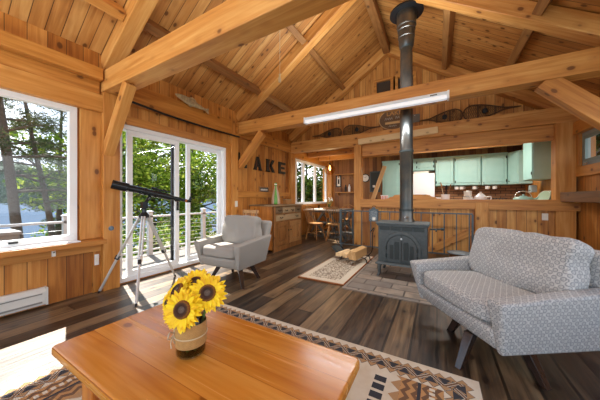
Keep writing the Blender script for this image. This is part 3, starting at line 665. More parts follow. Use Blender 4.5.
# wall letters
def letter(ch,y0_,y1_,segs,label):
    t=thing('wall_letter',label,'letter',(XL,y0_,1.80),0,'wall letters spelling LAKE');w_=y1_-y0_;h_=.31;m=MB()
    for pts in segs: m.prism([(.004,p*w_,q*h_) for p,q in pts],(.035,0,0))
    m.obj('block',M['letter'],t,bevel=.004)
    m=MB();m.box(.04,.042,.22*w_,.30*w_,.25*h_,.7*h_);m.obj('worn_streak',plain('rust_wear','5e3018',.7),t)
letter('L',3.69,3.99,[[(0,0),(.3,0),(.3,1),(0,1)],[(.3,0),(1,0),(1,.25),(.3,.22)]],'black block letter L, partly behind the diagonal brace')
letter('A',4.235,4.51,[[(0,0),(.3,0),(.58,1),(.36,1)],[(.7,0),(1,0),(.64,1),(.42,1)],[(.28,.25),(.74,.25),(.68,.45),(.33,.45)],[(-.04,0),(.36,0),(.36,.08),(-.04,.08)],[(.64,0),(1.04,0),(1.04,.08),(.64,.08)]],'black block letter A on the pine wall')
letter('K',4.70,5.03,[[(0,0),(.33,0),(.33,1),(0,1)],[(.33,.38),(.72,1),(1,1),(.5,.34)],[(.38,.52),(.72,0),(1.02,0),(.58,.62)],[(-.05,0),(.40,0),(.40,.08),(-.05,.08)],[(-.05,.92),(.40,.92),(.40,1),(-.05,1)]],'black block letter K on the pine wall')
letter('E',5.22,5.53,[[(0,0),(.32,0),(.32,1),(0,1)],[(.32,0),(1,0),(1,.2),(.32,.2)],[(.32,.41),(.85,.41),(.85,.6),(.32,.6)],[(.32,.8),(1,.8),(1,1),(.32,1)]],'black block letter E, rightmost of the wall letters')
t=thing('wall_plaque','small dark framed plaque below the black letters','sign',(XL,4.62,1.35))
m=MB();frame_yz(m,.002,.028,-.19,.19,-.075,.075,.025);m.obj('frame',M['ledge'],t,bevel=.003);MB().box(.004,.016,-.165,.165,-.05,.05).obj('panel',M['slate'],t)
m=MB();
for k_ in range(6): m.box(.016,.018,-.13+k_*.045,-.10+k_*.045,-.02,.02)
m.obj('lettering',M['paper'],t)
# carved fish above the door
t=thing('carved_fish','carved wooden fish mounted high above the sliding door','fish',(-3.55,2.27,2.76))
pts=[(0,.005,.012),(.06,.03,.035),(.16,.042,.055),(.28,.045,.06),(.40,.034,.042),(.50,.02,.024),(.55,.013,.018)]
def yz(y,z): return (0.03,y,z-.12*y)
m=MB();rg=[]
for y,a,b in pts: rg.append([m.bm.verts.new(Vector(yz(y,0))+Vector((a*.6*math.cos(k*PI/7),0,b*math.sin(k*PI/7)))) for k in range(14)])
for A,B_ in zip(rg,rg[1:]):
    for k in range(14): m.bm.faces.new((A[k],A[(k+1)%14],B_[(k+1)%14],B_[k]))
m.bm.faces.new(rg[0]);m.bm.faces.new(rg[-1][::-1]);m.obj('body',M['fish'],t,smooth=True,ang=60)
def fin(n,pl): m=MB();m.prism([Vector(yz(y,z))+Vector((-.005,0,0)) for y,z in pl],(.01,0,0));m.obj(n,M['fish'],t)
fin('tail_fin',[(.54,.012),(.63,.05),(.615,0),(.63,-.05),(.54,-.012)]);fin('dorsal_fin',[(.22,.055),(.30,.092),(.36,.075),(.38,.042)]);fin('belly_fin',[(.20,-.05),(.27,-.085),(.30,-.05)])
# ------------------------------------------------------------------ wood stove
t=thing('wood_stove','dark cast iron wood stove with arched double doors','stove',(-.44,3.68,0))
m=MB();m.box(-.325,.325,.02,.44,.20,.74);m.obj('firebox',M['iron'],t,bevel=.008)
m=MB();m.box(-.355,.355,-.01,.47,.765,.79).box(-.34,.34,.005,.455,.74,.765);m.obj('top_plate',M['iron'],t,bevel=.006)
m=MB();m.box(-.35,.35,-.07,.46,.185,.21);m.prism([(-.30,-.07,.21),(.30,-.07,.21),(.30,-.075,.195),(-.30,-.075,.195)],(0,-.03,0));m.obj('ash_lip',M['iron'],t,bevel=.006)
m=MB()
for i in range(4): m.box(-.30+i*.152,-.165+i*.152,.006,.02,.68,.73)
m.obj('front_frieze',M['iron_dark'],t,bevel=.003)
def arch(r,z0,zc,k=14): return [(-r,z0)]+[(-r*math.cos(PI*i/k),zc+r*math.sin(PI*i/k)) for i in range(k+1)]+[(r,z0)]
o_=[(x,z) for x,z in arch(.25,.235,.42)];i_=[(x,z) for x,z in arch(.208,.235,.42)]
m=MB();n_=len(o_)
for i in range(n_-1):
    (a,b),(c,d),(e,f_),(g_,h_)=o_[i],o_[i+1],i_[i+1],i_[i]
    m.hexa([(a,.02,b),(c,.02,d),(e,.02,f_),(g_,.02,h_),(a,-.015,b),(c,-.015,d),(e,-.015,f_),(g_,-.015,h_)])
bmesh.ops.remove_doubles(m.bm,verts=m.bm.verts[:],dist=1e-5);m.obj('door_arch',M['iron'],t,bevel=.004)
for s in(-1,1):
    pts=[(s*.004,.235)]+[(s*max(.004,.19*math.cos(PI/2*i/8)*1.07),.42+.203*math.sin(PI/2*i/8)) for i in range(9)]
    pts=[(s*.004,.235),(s*.203,.235)]+pts[1:]
    m=MB();m.prism([(x,.018,z) for x,z in pts],(0,-.022,0));d=m.obj('door',M['iron'],t,bevel=.004)
    m=MB();m.box(min(s*.03,s*.09),max(s*.03,s*.09),-.014,-.004,.27,.52).box(min(s*.11,s*.155),max(s*.11,s*.155),-.014,-.004,.27,.47);m.obj('raised_panel',M['iron_dark'],d,bevel=.004)
    for z in(.29,.40): MB().tube([(s*.205,-.02,z),(s*.205,-.02,z+.05)],.012,8).obj('hinge',M['iron_dark'],d)
MB().lathe([(.008,0),(.014,.015),(0,.03)],o=(0,-.005,.565),ax=(0,-1,0),n=12).obj('door_latch',M['alu'],t,smooth=True)
for sx in(-1,1):
    for sy in(0,1):
        x,y=sx*.29,(.0 if sy==0 else .40);m=MB();ky=-1 if sy==0 else 1
        m.tube(P([(x,y+.0,.20),(x+sx*.015,y+ky*.012,.13),(x+sx*.012,y+ky*.01,.05),(x+sx*.035,y+ky*.03,0)],6),[.035-.001*i for i in range(19)],10);o=m.obj('leg',M['iron'],t,smooth=True)
        for v_ in o.data.vertices: v_.co.z=max(v_.co.z,0)
m=MB();m.tube([(.355,.06,.72),(.50,.05,.73)],.012,8);m.tube([(.43,.055,.725),(.43,.03,.70)],.01,8);m.lathe([(0,0),(.02,.005),(.02,.04),(0,.045)],o=(.48,.05,.73),ax=(1,-.07,.07),n=12);m.obj('damper_handle',M['iron_dark'],t,smooth=True)
t=thing('stovepipe','black steel stovepipe rising from the stove to the roof','chimney pipe',(-.41,4.03,.79))
m=MB();m.lathe([(.115,0),(.115,.02),(.10,.05),(.10,.16),(.094,.165),(.094,1.05),(.098,1.055),(.098,1.10),(.092,1.105),(.092,1.78),(.088,1.785),(.088,2.70)],n=28);m.obj('lower_pipe',M['pipe'],t,smooth=True)
for z in(.16,1.06,1.80): MB().lathe([(.095,z),(.103,z+.003),(.103,z+.03),(.095,z+.033)],n=28).obj('seam_band',M['iron_dark'],t,smooth=True)
m=MB();m.lathe([(.088,2.66),(.10,2.68),(.112,2.76),(.112,2.82),(.12,2.825),(.12,2.93),(.128,2.935),(.128,2.99),(.14,2.995),(.14,3.30)],n=28);m.obj('upper_collar',M['pipe'],t,smooth=True)
m=MB();m.lathe([(.14,3.20),(.24,3.20),(.24,3.225),(.14,3.225)],n=36);m.obj('ceiling_flange',M['black'],t,smooth=True)
m=MB();m.tube([(.0,-.115,.07),(.0,-.15,.07)],.01,8);m.tube(P([(0,-.15,.07),(.03,-.16,.075),(.05,-.15,.08)]),.007);m.obj('flue_handle',M['chrome'],t,smooth=True)
# ------------------------------------------------------------------ stair railing
t=thing('stair_railing','dark metal stair railing behind the stove along the half wall','railing',(-1.98,5.42,0))
m=MB();m.box(0,2.55,-.015,.015,.84,.865).box(-.0,.02,.0,1.5,.84,.865);m.obj('top_rail',M['steel_blue'],t)
m=MB();m.box(0,2.55,-.012,.012,.06,.08).box(0.0,.02,0,1.5,.06,.08);m.obj('bottom_rail',M['steel_blue'],t)
m=MB();m.box(-.025,.025,-.025,.025,0,.87).lathe([(.0,.87),(.035,.87),(.035,.885),(0,.89)],n=4);m.obj('newel_post',M['steel_blue'],t)
for i in range(12): MB().box(.30+i*.2-.009,.30+i*.2+.009,-.009,.009,.08,.84).obj('baluster',M['steel_blue'],t)
for i in range(5): MB().box(.003,.019,.28+i*.29-.009,.28+i*.29+.009,.08,.84).obj('baluster',M['steel_blue'],t)
MB().box(2.535,2.565,-.015,.015,0,.84).obj('end_post',M['steel_blue'],t)
o=beam('stair_skirt_board','diagonal pine skirt board on the half wall behind the railing',(-.2,5.745,-.05+.06),(.62,5.745,.52),.03,.14,'board');
t=thing('lantern','small black candle lantern hanging on the stair railing','lantern',(-1.20,5.37,.64));t.scale=(1.25,1,1.1)
m=MB();m.box(-.068,.068,.020,.028,.02,.22).box(-.075,.075,-.06,.03,0,.02).box(-.075,.075,-.06,.03,.22,.24)
for x in(-.068,.068):
    for y in(-.053,.023): m.box(x-.007,x+.007,y-.007,y+.007,.02,.22)
m.prism([(-.075,-.06,.24),(.075,-.06,.24),(.0,-.015,.24)],(0,0,.001));m.lathe([(.06,.24),(.02,.28),(0,.28)],o=(0,-.015,0),n=4);m.obj('frame',M['steel_blue'],t)
m=MB();m.box(-.061,.061,-.056,-.052,.02,.22);m.obj('glass',M['glass'],t)
MB().lathe([(0,.02),(.03,.02),(.03,.08),(0,.082)],o=(0,-.015,0),n=16).obj('candle',M['cream'],t,smooth=True)
MB().tube(P([(0,-.015,.28),(.03,0,.30),(0,.04,.31),(-.03,.0,.30),(0,-.015,.28)]),.004).obj('hanging_ring',M['black'],t)
# firewood rack with three split logs
t=thing('firewood_rack','low black metal firewood rack left of the stove','rack',(-1.30,4.33,0))
m=MB()
for s in(-1,1):
    y=s*.12
    m.tube(P([(-.27,y,.02),(-.24,y,.012),(-.2,y,.09),(0,y,.10),(.2,y,.09),(.24,y,.012),(.27,y,.02)],8),.009,8)
m.tube([(-.2,-.12,.09),(-.2,.12,.09)],.008);m.tube([(.2,-.12,.09),(.2,.12,.09)],.008);m.tube([(0,-.12,.10),(0,.12,.10)],.008);m.obj('base_frame',M['black'],t,smooth=True)
m=MB();m.tube(P([(.2,.12,.09),(.27,.13,.20),(.28,.13,.50),(.30,.13,.56),(.33,.0,.62),(.30,-.12,.56)],8),.009,8);m.obj('upright_handle',M['black'],t,smooth=True)
m=MB();m.tube(P([(-.2,.12,.09),(-.28,.14,.16),(-.42,.15,.30),(-.45,.14,.52),(-.47,.12,.56)],8),.008,8);m.obj('upright_bar',M['black'],t,smooth=True)
m=MB();m.hexa([(-.30,-.13,.10),(-.20,-.13,.10),(-.20,.13,.10),(-.30,.13,.10),(-.42,-.13,.24),(-.41,-.13,.245),(-.41,.13,.245),(-.42,.13,.24)]);m.obj('end_plate',M['iron_dark'],t)
def flog(label,p0,p1,sec):
    p0=Vector(p0);p1=Vector(p1);X=(p1-p0).normalized();Z=Vector((0,0,1));Y=Z.cross(X).normalized();Z=X.cross(Y);R=Matrix((X,Y,Z)).transposed().to_4x4();R.translation=p0
    m=MB();m.prism([(0,a,b) for a,b in sec],((p1-p0).length,0,0));tag(m.obj('firewood_log',M['log'],M=R,bevel=.006),label,'firewood','firewood on the rack')
flog('split log lying flat at the left of the firewood rack',(-1.53,4.03,.115),(-1.47,4.43,.115),[(-.055,0),(.05,0),(.04,.06),(-.03,.07)])
flog('thin split log in the middle of the firewood rack',(-1.39,4.0,.115),(-1.34,4.42,.115),[(-.045,0),(.045,0),(.02,.085),(-.04,.06)])
flog('thick split log on the right of the firewood rack',(-1.225,3.90,.115),(-1.17,4.42,.115),[(-.06,0),(.065,0),(.075,.11),(.03,.16),(-.055,.14)])
# iron pan / log tongs resting by the stove right side: ash bucket
t=thing('ash_bucket','low copper coloured ash pan with dark lid right of the stove','bucket',(.30,4.45,.008))
m=MB();m.lathe([(0,.0),(.10,.0),(.14,.28),(.16,.285),(.14,.27),(.10,.012),(0,.012)],n=28);m.obj('body',plain('copper_pan','8a5a34',.35,.7),t,smooth=True)
m=MB();m.lathe([(0,.30),(.12,.295),(.165,.288),(.165,.298),(.12,.31),(0,.318)],n=28);m.obj('lid',M['steel_blue'],t,smooth=True)
# ------------------------------------------------------------------ fluorescent fixture, cord, detector
t=thing('fluorescent_light','long white fluorescent light fixed to the second tie beam','ceiling light',(-.92,3.69,2.47))
m=MB();m.box(-1.045,1.045,-.10,0,.005,.05);m.obj('housing',plain('cool_white_enamel','e4ecf2',.4),t,bevel=.006)
m=MB();m.prism([(-1.03,-.10,.005),(-1.03,-.095,-.045),(-1.03,-.02,-.045),(-1.03,-.0,.005)],(2.06,0,0));m.obj('diffuser',M['diff'],t,bevel=.008)
for s in(-1,1): MB().box(s*1.045-.012,s*1.045+.012,-.106,.0,-.05,.055).obj('end_cap',M['white'],t,bevel=.003)
MB().box(.84,.92,-.103,-.098,.018,.03).obj('badge',M['darkdisc'],t)
t=thing('pull_cord','thin white pull cord hanging from the second roof rafter','cord',(-2.03,2.95,0))
m=MB();m.tube([(0,0,3.86),(0,0,2.98)],.004,6);m.obj('string',M['rope'],t);MB().lathe([(0,2.86),(.018,2.87),(.022,2.92),(.010,2.97),(.02,2.99),(0,3.0)],n=10).obj('tassel',M['rope'],t,smooth=True)
t=thing('smoke_detector','white round smoke detector on the ceiling before the dining window','detector',(-3.3,6.3,2.58))
MB().lathe([(0,-.045),(.045,-.045),(.06,-.035),(.065,0)],n=24).obj('body',M['ceramic'],t,smooth=True);MB().lathe([(0,-.05),(.012,-.05),(.012,-.045)],n=10).obj('button',M['paper'],t)
# ------------------------------------------------------------------ snowshoes and sign on the gable
def snowshoe(label,xa,xb,hh,flip):
    L_=xb-xa;t=thing('snowshoe',label,'snowshoe',(xa,5.915,2.712),0,'old snowshoes above the third beam')
    t.rotation_euler=(-.06,0,0)
    def half(s): # s 0 tail..1 toe
        if s<.25: return .10*hh*s/.25
        q=(s-.25)/.75;return hh*(.10+.90*math.sin(PI*min(1,q*.62))**1.1) if q<.8 else hh*max(0,math.sqrt(max(0,1-((q-.72)/.28)**2)))
    N=30;S_=[i/N for i in range(N+1)]
    cv=lambda s:(L_*(1-s) if flip else L_*s)
    up=[(cv(s),0,hh+half(s)) for s in S_];dn=[(cv(s),0,hh-half(s)) for s in S_[::-1]]
    m=MB();m.tube(up,.011,7);m.tube(dn,.011,7)
    for s in(.42,.72): m.tube([(cv(s),0,hh-half(s)),(cv(s),0,hh+half(s))],.010,6)
    m.obj('frame',M['shoeframe'],t,smooth=True)
    m=MB()
    for i in range(4,30):
        s=i/30
        for k in(-1,1):
            s2=min(.98,max(.1,s+k*.12))
            m.tube([(cv(s),0,hh-half(s)),(cv(s2),0.0,hh+half(s2))],.0035,4)
        m.tube([(cv(s),.0,hh-half(s)),(cv(s),0,hh+half(s))],.003,4)
    m.obj('lacing',M['laces'],t)
    m=MB();m.soft(.09,.04,.10,n=3,cuts=3,M=Matrix.Translation((cv(.6),-.02,hh*1.0)));m.tube([(cv(.6),-.03,hh*.6),(cv(.6),-.035,hh*1.5)],.008);m.obj('binding',M['darkdisc'],t,smooth=True)
snowshoe('leftmost snowshoe, standing on the far beam left of its pair mate',-2.98,-2.14,.135,False)
snowshoe('snowshoe left of the round sign, tail pointing right',-2.10,-1.20,.145,True)
snowshoe('snowshoe on the far beam just right of the stovepipe',-.34,.46,.145,False)
snowshoe('rightmost snowshoe on the far beam, tail pointing right',.46,1.36,.155,True)
def text(s,size,M_,mat,name,parent,ext=.002,shear=0):
    cu=bpy.data.curves.new('txt','FONT');cu.body=s;cu.size=size;cu.extrude=ext;cu.align_x='CENTER';cu.align_y='CENTER';cu.shear=shear
    to=bpy.data.objects.new('txt',cu);C.objects.link(to);dg=bpy.context.evaluated_depsgraph_get();dg.update()
    me=bpy.data.meshes.new_from_object(to.evaluated_get(dg));bpy.data.objects.remove(to);bpy.data.curves.remove(cu)
    o=bpy.data.objects.new(name,me);C.objects.link(o);me.materials.clear();me.materials.append(mat);o.parent=parent;o.matrix_local=M_;return o
t=thing('oval_sign','round brown wooden sign on the gable half hidden by the stovepipe','sign',(-.86,5.94,2.98))
m=MB();m.prism([(.345*math.cos(a*2*PI/40),0,.25*math.sin(a*2*PI/40)) for a in range(40)],(0,-.03,0));m.obj('board',M['brown_sign'],t,bevel=.004)
m=MB();m.tube([(.335*math.cos(a*2*PI/40),-.032,.24*math.sin(a*2*PI/40)) for a in range(40)],.009,6,closed=True);m.obj('rim',M['sign_plate'],t,smooth=True)
RT=Matrix.Rotation(PI/2,4,'X')
text('LAKE',.15,Matrix.Translation((0,-.034,.135))@RT,plain('gold_letters','d09a50',.5),'lettering',t)
m=MB()
for x0_,n_,z_,a_ in((-.21,9,.02,.022),(.02,8,.025,.022),(-.12,9,-.155,.012)):     # unreadable script
    m.tube(P([(x0_+q*.021+(.008 if q%2 else 0),-.034,z_+(a_ if q%2 else -a_)*(1.4 if q%4==1 else 1)) for q in range(n_)],4),.004,5)
m.obj('script',plain('pale_script','c6c9c4',.6),t)
MB().box(-.20,.20,-.045,-.03,-.11,-.055).obj('name_plate',M['sign_plate'],t,bevel=.01)
t=thing('tin_plaque','small grey plaque beside the stovepipe on the gable','plaque',(-.43,5.94,2.93))
MB().box(-.10,.10,-.02,0,-.09,.09).obj('plate',plain('grey_tin','6b6a66',.5,.3),t,bevel=.004);MB().lathe([(0,.0),(.01,.003),(0,.006)],o=(0,-.02,.06),ax=(0,-1,0),n=8).obj('nail',M['alu'],t)
# ------------------------------------------------------------------ dining corner
t=thing('dining_table','pale topped dining table with crossed grey legs by the far window','table',(-2.86,6.95,0))
MB().box(-.68,.72,-.55,.55,.77,.81).obj('tabletop',M['wtop'],t,bevel=.008)
for y in(-.42,.42):
    m=MB();m.bar((-.55,y,.04),(-.05,y,.75),.05,.07,up=(0,1,0));o=m.obj('crossed_leg',M['greywood'],t)
    m=MB();m.bar((-.02,y+.0,.04),(-.54,y,.75),.05,.07,up=(0,1,0));m.obj('crossed_leg',M['greywood'],t)
    m=MB();m.box(-.62,.66,y-.04,y+.04,.72,.77);m.bar((.62,y,.0),(.1,y,.74),.05,.06,up=(0,1,0));m.bar((.1,y,.04),(.62,y,.72),.05,.06,up=(0,1,0));m.box(-.60,.66,y-.03,y+.03,0,.06);m.obj('trestle',M['greywood'],t)
MB().box(-.5,.55,-.03,.03,.34,.42).obj('stretcher',M['greywood'],t)
def windsor(label,loc,rz,first=[None]):
    if first[0]: return dup(first[0],loc,rz,label)
    t=thing('windsor_chair',label,'chair',loc,rz,'spindle back dining chairs');first[0]=t
    m=MB();m.lathe([(0,.42),(.17,.42),(.21,.44),(.205,.455),(.12,.448),(0,.445)],n=28);m.obj('seat',M['chairwood'],t,smooth=True)
    for sx in(-1,1):
        for sy in(-1,1):
            m=MB();a=Vector((sx*.12,sy*.12,.425));b=Vector((sx*.20,sy*.19,0));m.tube([a,a.lerp(b,.3),a.lerp(b,.5),a.lerp(b,.8),b],[.013,.019,.014,.018,.011],8);m.obj('leg',M['chairwood'],t,smooth=True)
    m=MB();
    for sx in(-1,1): m.tube([(sx*.165,-.16,.19),(sx*.165,.16,.19)],.009,8)
    m.tube([(-.165,0,.19),(.165,0,.19)],.009,8);m.obj('stretcher',M['chairwood'],t)
    m=MB();m.tube(P([(-.17,.14,.44),(-.20,.20,.70),(-.17,.24,.86),(0,.27,.92),(.17,.24,.86),(.20,.20,.70),(.17,.14,.44)]),.013,8);m.obj('back_bow',M['chairwood'],t,smooth=True)
    for i in range(5): x=-.10+i*.05;m=MB();m.tube([(x,.155,.445),(x*1.25,.258-abs(x)*.2,.90-abs(x)*.35)],.007,6);m.obj('spindle',M['chairwood'],t)
    return t
windsor('wooden spindle chair at the near left end of the dining table',(-2.95,6.05,0),math.radians(78))
windsor('wooden spindle chair on the near side of the table behind the railing',(-2.42,6.12,0),math.radians(195))
windsor('wooden spindle chair at the far side of the dining table',(-2.6,7.72,0),math.radians(10))
# slat back chair behind grey armchair
t=thing('slat_back_chair','wooden slat back chair standing behind the grey armchair','chair',(-3.3,3.66,0),math.radians(90))
m=MB();m.box(-.19,.19,-.2,.18,.42,.45);m.obj('seat',M['chairwood'],t,bevel=.01)
for sx in(-1,1):
    MB().box(sx*.17-.018,sx*.17+.018,-.18,-.145,0,.42).obj('leg',M['chairwood'],t);MB().hexa([(sx*.17-.018,.145,0),(sx*.17+.018,.145,0),(sx*.17+.018,.18,0),(sx*.17-.018,.18,0),(sx*.17-.018,.20,.92),(sx*.17+.018,.20,.92),(sx*.17+.018,.235,.92),(sx*.17-.018,.235,.92)]).obj('leg',M['chairwood'],t)
MB().box(-.2,.2,.20,.235,.85,.915).obj('crest_rail',M['chairwood'],t,bevel=.006)
for i in range(5): MB().hexa([(-.13+i*.06,.165,.45),(-.105+i*.06,.165,.45),(-.105+i*.06,.18,.45),(-.13+i*.06,.18,.45),(-.13+i*.06,.205,.86),(-.105+i*.06,.205,.86),(-.105+i*.06,.22,.86),(-.13+i*.06,.22,.86)]).obj('slat',M['chairwood'],t)
t.location=(-3.20,3.42,0);t.rotation_euler=(0,0,math.radians(0))
# table-top things
t=thing('wildflower_vase','clear vase of small white flowers on the dining table','vase',(-3.05,7.25,.81))
MB().lathe([(0,.003),(.05,.003),(.055,.02),(.04,.11),(.05,.14),(.046,.14),(.037,.11),(.05,.022),(0,.01)],n=20).obj('glass',M['jar'],t,smooth=True)
m=MB();ml=MB();rn=random.Random(3)
for i in range(14):
    a=rn.uniform(0,2*PI);r_=rn.uniform(.02,.13);z=rn.uniform(.22,.36);m.tube([(.01*math.cos(a),.01*math.sin(a),.02),(r_*math.cos(a),r_*math.sin(a),z)],.003,5)
    ml.soft(.045,.045,.035,n=2.2,cuts=2,M=Matrix.Translation((r_*math.cos(a),r_*math.sin(a),z)))
m.obj('stems',M['stem'],t);ml.obj('blossoms',M['ceramic'],t,smooth=True)
t=thing('drinking_glass','clear drinking glass beside the flower vase','glass',(-3.27,6.95,.81));MB().lathe([(0,.002),(.032,.002),(.038,.12),(.035,.12),(.03,.008),(0,.008)],n=18).obj('tumbler',M['jar'],t,smooth=True);MB().lathe([(0,.009),(.0295,.009),(.033,.07),(0,.07)],n=18).obj('water',M['water'],t)
t=thing('serving_tray','low brown tray in the middle of the dining table','tray',(-2.8,6.75,.81));MB().box(-.2,.2,-.12,.12,.0,.012).obj('base',M['ledge'],t)
m=MB();m.box(-.2,.2,-.12,-.108,.012,.05).box(-.2,.2,.108,.12,.012,.05).box(-.2,-.188,-.108,.108,.012,.05).box(.188,.2,-.108,.108,.012,.05).obj('rim',M['ledge'],t)
t=thing('pendant_lamp','clear globe pendant lamp hanging over the dining table','lamp',(-2.92,7.0,2.06))
m=MB();m.lathe([(.0,.52),(.07,.52),(.065,.495),(.02,.47),(0,.47)],n=20);m.obj('canopy',M['black'],t,smooth=True);MB().tube([(0,0,.47),(0,0,.20)],.006).obj('cord',M['black'],t)
MB().lathe([(0,.20),(.022,.20),(.03,.17),(.03,.12),(0,.12)],n=16).obj('socket',M['black'],t,smooth=True)
m=MB();m.lathe([(.035,.14),(.06,.12)]+[(.17*math.cos(a),.17*math.sin(a)-.02) for a in [.7-i*.16 for i in range(13)]]+[(.06,-.17)],n=28);m.obj('globe',M['globe'],t,smooth='all')
m=MB();m.lathe([(0,.12),(.015,.11),(.035,.03),(.03,-.01),(0,-.035)],n=16);m.obj('bulb',M['bulb'],t,smooth=True)
# far wall pieces
def picture(name,label,x,z,w_,h_,inner,cat='picture',fr='black'):
    t=thing(name,label,cat,(x,8.6,z));m=MB();m.box(-w_/2,w_/2,-.03,0,-h_/2,-h_/2+.035).box(-w_/2,w_/2,-.03,0,h_/2-.035,h_/2).box(-w_/2,-w_/2+.035,-.03,0,-h_/2+.035,h_/2-.035).box(w_/2-.035,w_/2,-.03,0,-h_/2+.035,h_/2-.035);m.obj('frame',M[fr],t)
    MB().box(-w_/2+.035,w_/2-.035,-.018,-.002,-h_/2+.035,h_/2-.035).obj('panel',M[inner],t);return t
t=picture('framed_picture','small black framed picture left of the far shelves',-3.22,1.78,.2,.44,'paper');MB().box(-.03,.03,-.022,-.018,-.1,.08).obj('print',M['bronze'],t)
t=picture('chalkboard','framed dark chalkboard right of the wall clock',-1.88,1.72,.36,.72,'slate',cat='chalkboard',fr='steel_blue')
MB().box(-.08,.0,-.022,-.018,-.2,-.12).obj('note',M['paper'],t)
t=thing('wall_clock','round white wall clock with dark rim on the far wall','clock',(-2.22,8.6,1.86))
MB().lathe([(.0,.0),(.15,0),(.15,.03),(.125,.035),(.125,.02),(0,.02)],ax=(0,-1,0),n=32).obj('rim',M['bronze'],t,smooth=True);MB().lathe([(0,.021),(.124,.021),(.124,.022),(0,.022)],ax=(0,-1,0),n=32).obj('dial',M['ceramic'],t)
m=MB();m.bar((0,-.024,0),(.04,-.024,.05),.006,.006);m.bar((0,-.024,0),(-.07,-.024,.05),.005,.005);m.obj('hands',M['black'],t)
def shelf(label,z,x0,x1):
    t=thing('wall_shelf',label,'shelf',(x0,8.6,z),0,'far wall shelves');MB().box(0,x1-x0,-.2,0,-.015,.015).obj('board',M['flat'],t);
    for x in(.08,x1-x0-.08): m=MB();m.prism([(x-.012,0,-.015),(x-.012,-.14,-.015),(x-.012,0,-.14)],(.024,0,0));m.obj('bracket',M['flat'],t)
shelf('upper narrow shelf on the far wall behind the pendant lamp',2.02,-3.3,-2.55);shelf('lower narrow shelf on the far wall holding bottles',1.36,-3.3,-2.5)
for i,(x,h_,c_,lb) in enumerate(((-2.92,.26,'black','dark bottle at left of the lower far shelf'),(-2.78,.30,'ceramic','white capped bottle at right of the lower far shelf'),(-3.1,.16,'ledge','squat brown jar on the lower far shelf'))):
    t=thing('shelf_bottle',lb,'bottle',(x,8.5,1.375),0,'bottles on the far shelf');MB().lathe([(0,0),(.04,0),(.042,h_*.6),(.018,h_*.78),(.018,h_*.92),(0,h_*.92)],n=16).obj('body',M[c_],t,smooth=True);MB().lathe([(0,h_*.9),(.021,h_*.9),(.021,h_),(0,h_)],n=12).obj('cap',M['bronze'],t)
beam('leaning_board','pale bare board leaning diagonally by the fridge side',(-1.46,6.25,1.02),(-1.13,6.25,1.95),.10,.03,'board',mat='log',up=(0,1,0))
# ------------------------------------------------------------------ kitchen
st(MB().box(-1.0,2.05,8.58,8.6,.95,1.55).obj('trim_21',M['brick']))
ck=thing('kitchen_counter','long kitchen counter with base cabinets against the far wall','counter',(-.27,8.0,0))
MB().box(.35,2.32,-.02,.58,.88,.92).obj('worktop',M['flat'],ck);MB().box(.37,2.30,.02,.56,0,.88).obj('base_cabinet',M['teal'],ck)
ck=thing('bar_counter','narrow wooden serving counter just behind the half wall','counter',(0,0,0))
MB().box(-1.55,2.03,5.95,6.55,1.00,1.04).obj('worktop',M['flat'],ck);MB().box(-1.5,2.0,5.96,6.45,0,1.0).obj('base',M['wall_x'],ck)
CG='pale teal kitchen cabinets'
def arched(m,x0,x1,z0,z1,y,dep=.014):
    # raised arched door panel
    k=10;xc=(x0+x1)/2;h_=(x1-x0)/2;pts=[(x0,z0),(x1,z0)]
    for i in range(k+1):
        a=PI*i/k;pts.append((xc+h_*math.cos(a),z1-.10+.10*math.sin(a)))
    m.prism([(x,y,z) for x,z in pts],(0,-dep,0))
def upper(label,x0,x1,z0,z1,y0=8.28,y1=8.59,doors=1,hinge=1,name='wall_cabinet'):
    t=thing(name,label,'cabinet',(x0,y0,z0),0,CG);W=x1-x0;H=z1-z0
    MB().box(0,W,.02,y1-y0,0,H).obj('body',M['teal'],t,bevel=.003);MB().box(-.01,W+.01,-.005,y1-y0,H,H+.04).obj('crown',M['teal'],t)
    for i in range(doors):
        a=i*W/doors+.016;b=(i+1)*W/doors-.016
        d=MB().box(a,b,0,.02,.015,H-.015).obj('door',M['teal'],t,bevel=.004)
        m=MB();arched(m,a+.06,b-.06,.075,H-.06,0,.02);m.obj('raised_panel',M['teal'],d,bevel=.008)
        m=MB();m.lathe([(.006,0),(.012,.02),(0,.026)],o=(a+.025 if hinge>0 else b-.025,0,.06),ax=(0,-1,0),n=10);m.obj('knob',M['bronze'],d)
        hx=b-.006 if hinge>0 else a+.006
        for z in(.07,H-.12): MB().box(hx-.012,hx+.012,-.008,0,z,z+.07).obj('hinge',M['bronze'],d)
upper('tall pale teal pantry cabinet left of the white fridge',-1.53,-1.0,1.0,2.29,8.02,8.58,1,1,'pantry_cabinet')
upper('pale teal cabinet above the fridge behind the stovepipe',-.98,-.07,2.0,2.33,8.28,8.59,2)
upper('narrow pale teal wall cabinet just right of the fridge',-.04,.42,1.51,2.33,hinge=-1)
upper('middle pale teal wall cabinet over the canisters',.44,1.06,1.51,2.33,hinge=-1)
upper('right pale teal wall cabinet over the hanging mugs',1.08,1.63,1.51,2.33)
t=thing('corner_cabinet','angled pale teal corner cabinet at the end of the row','cabinet',(1.64,8.28,1.51),0,CG)
m=MB();m.prism([(0,0,0),(.14,-.33,0),(.40,-.33,0),(.40,.31,0),(0,.31,0)],(0,0,.84));m.obj('body',M['teal'],t,bevel=.003)
m=MB();m.bar((.005,-.012,.42),(.13,-.315,.42),.02,.78);m.obj('door',M['teal'],t,bevel=.004);MB().lathe([(.006,0),(.012,.02),(0,.026)],o=(.02,-.06,.08),ax=(-1,-.4,0),n=10).obj('knob',M['bronze'],t)
t=thing('side_cabinet','pale teal cabinet on the right wall with plain end panel','cabinet',(1.72,6.75,1.54),0,CG)
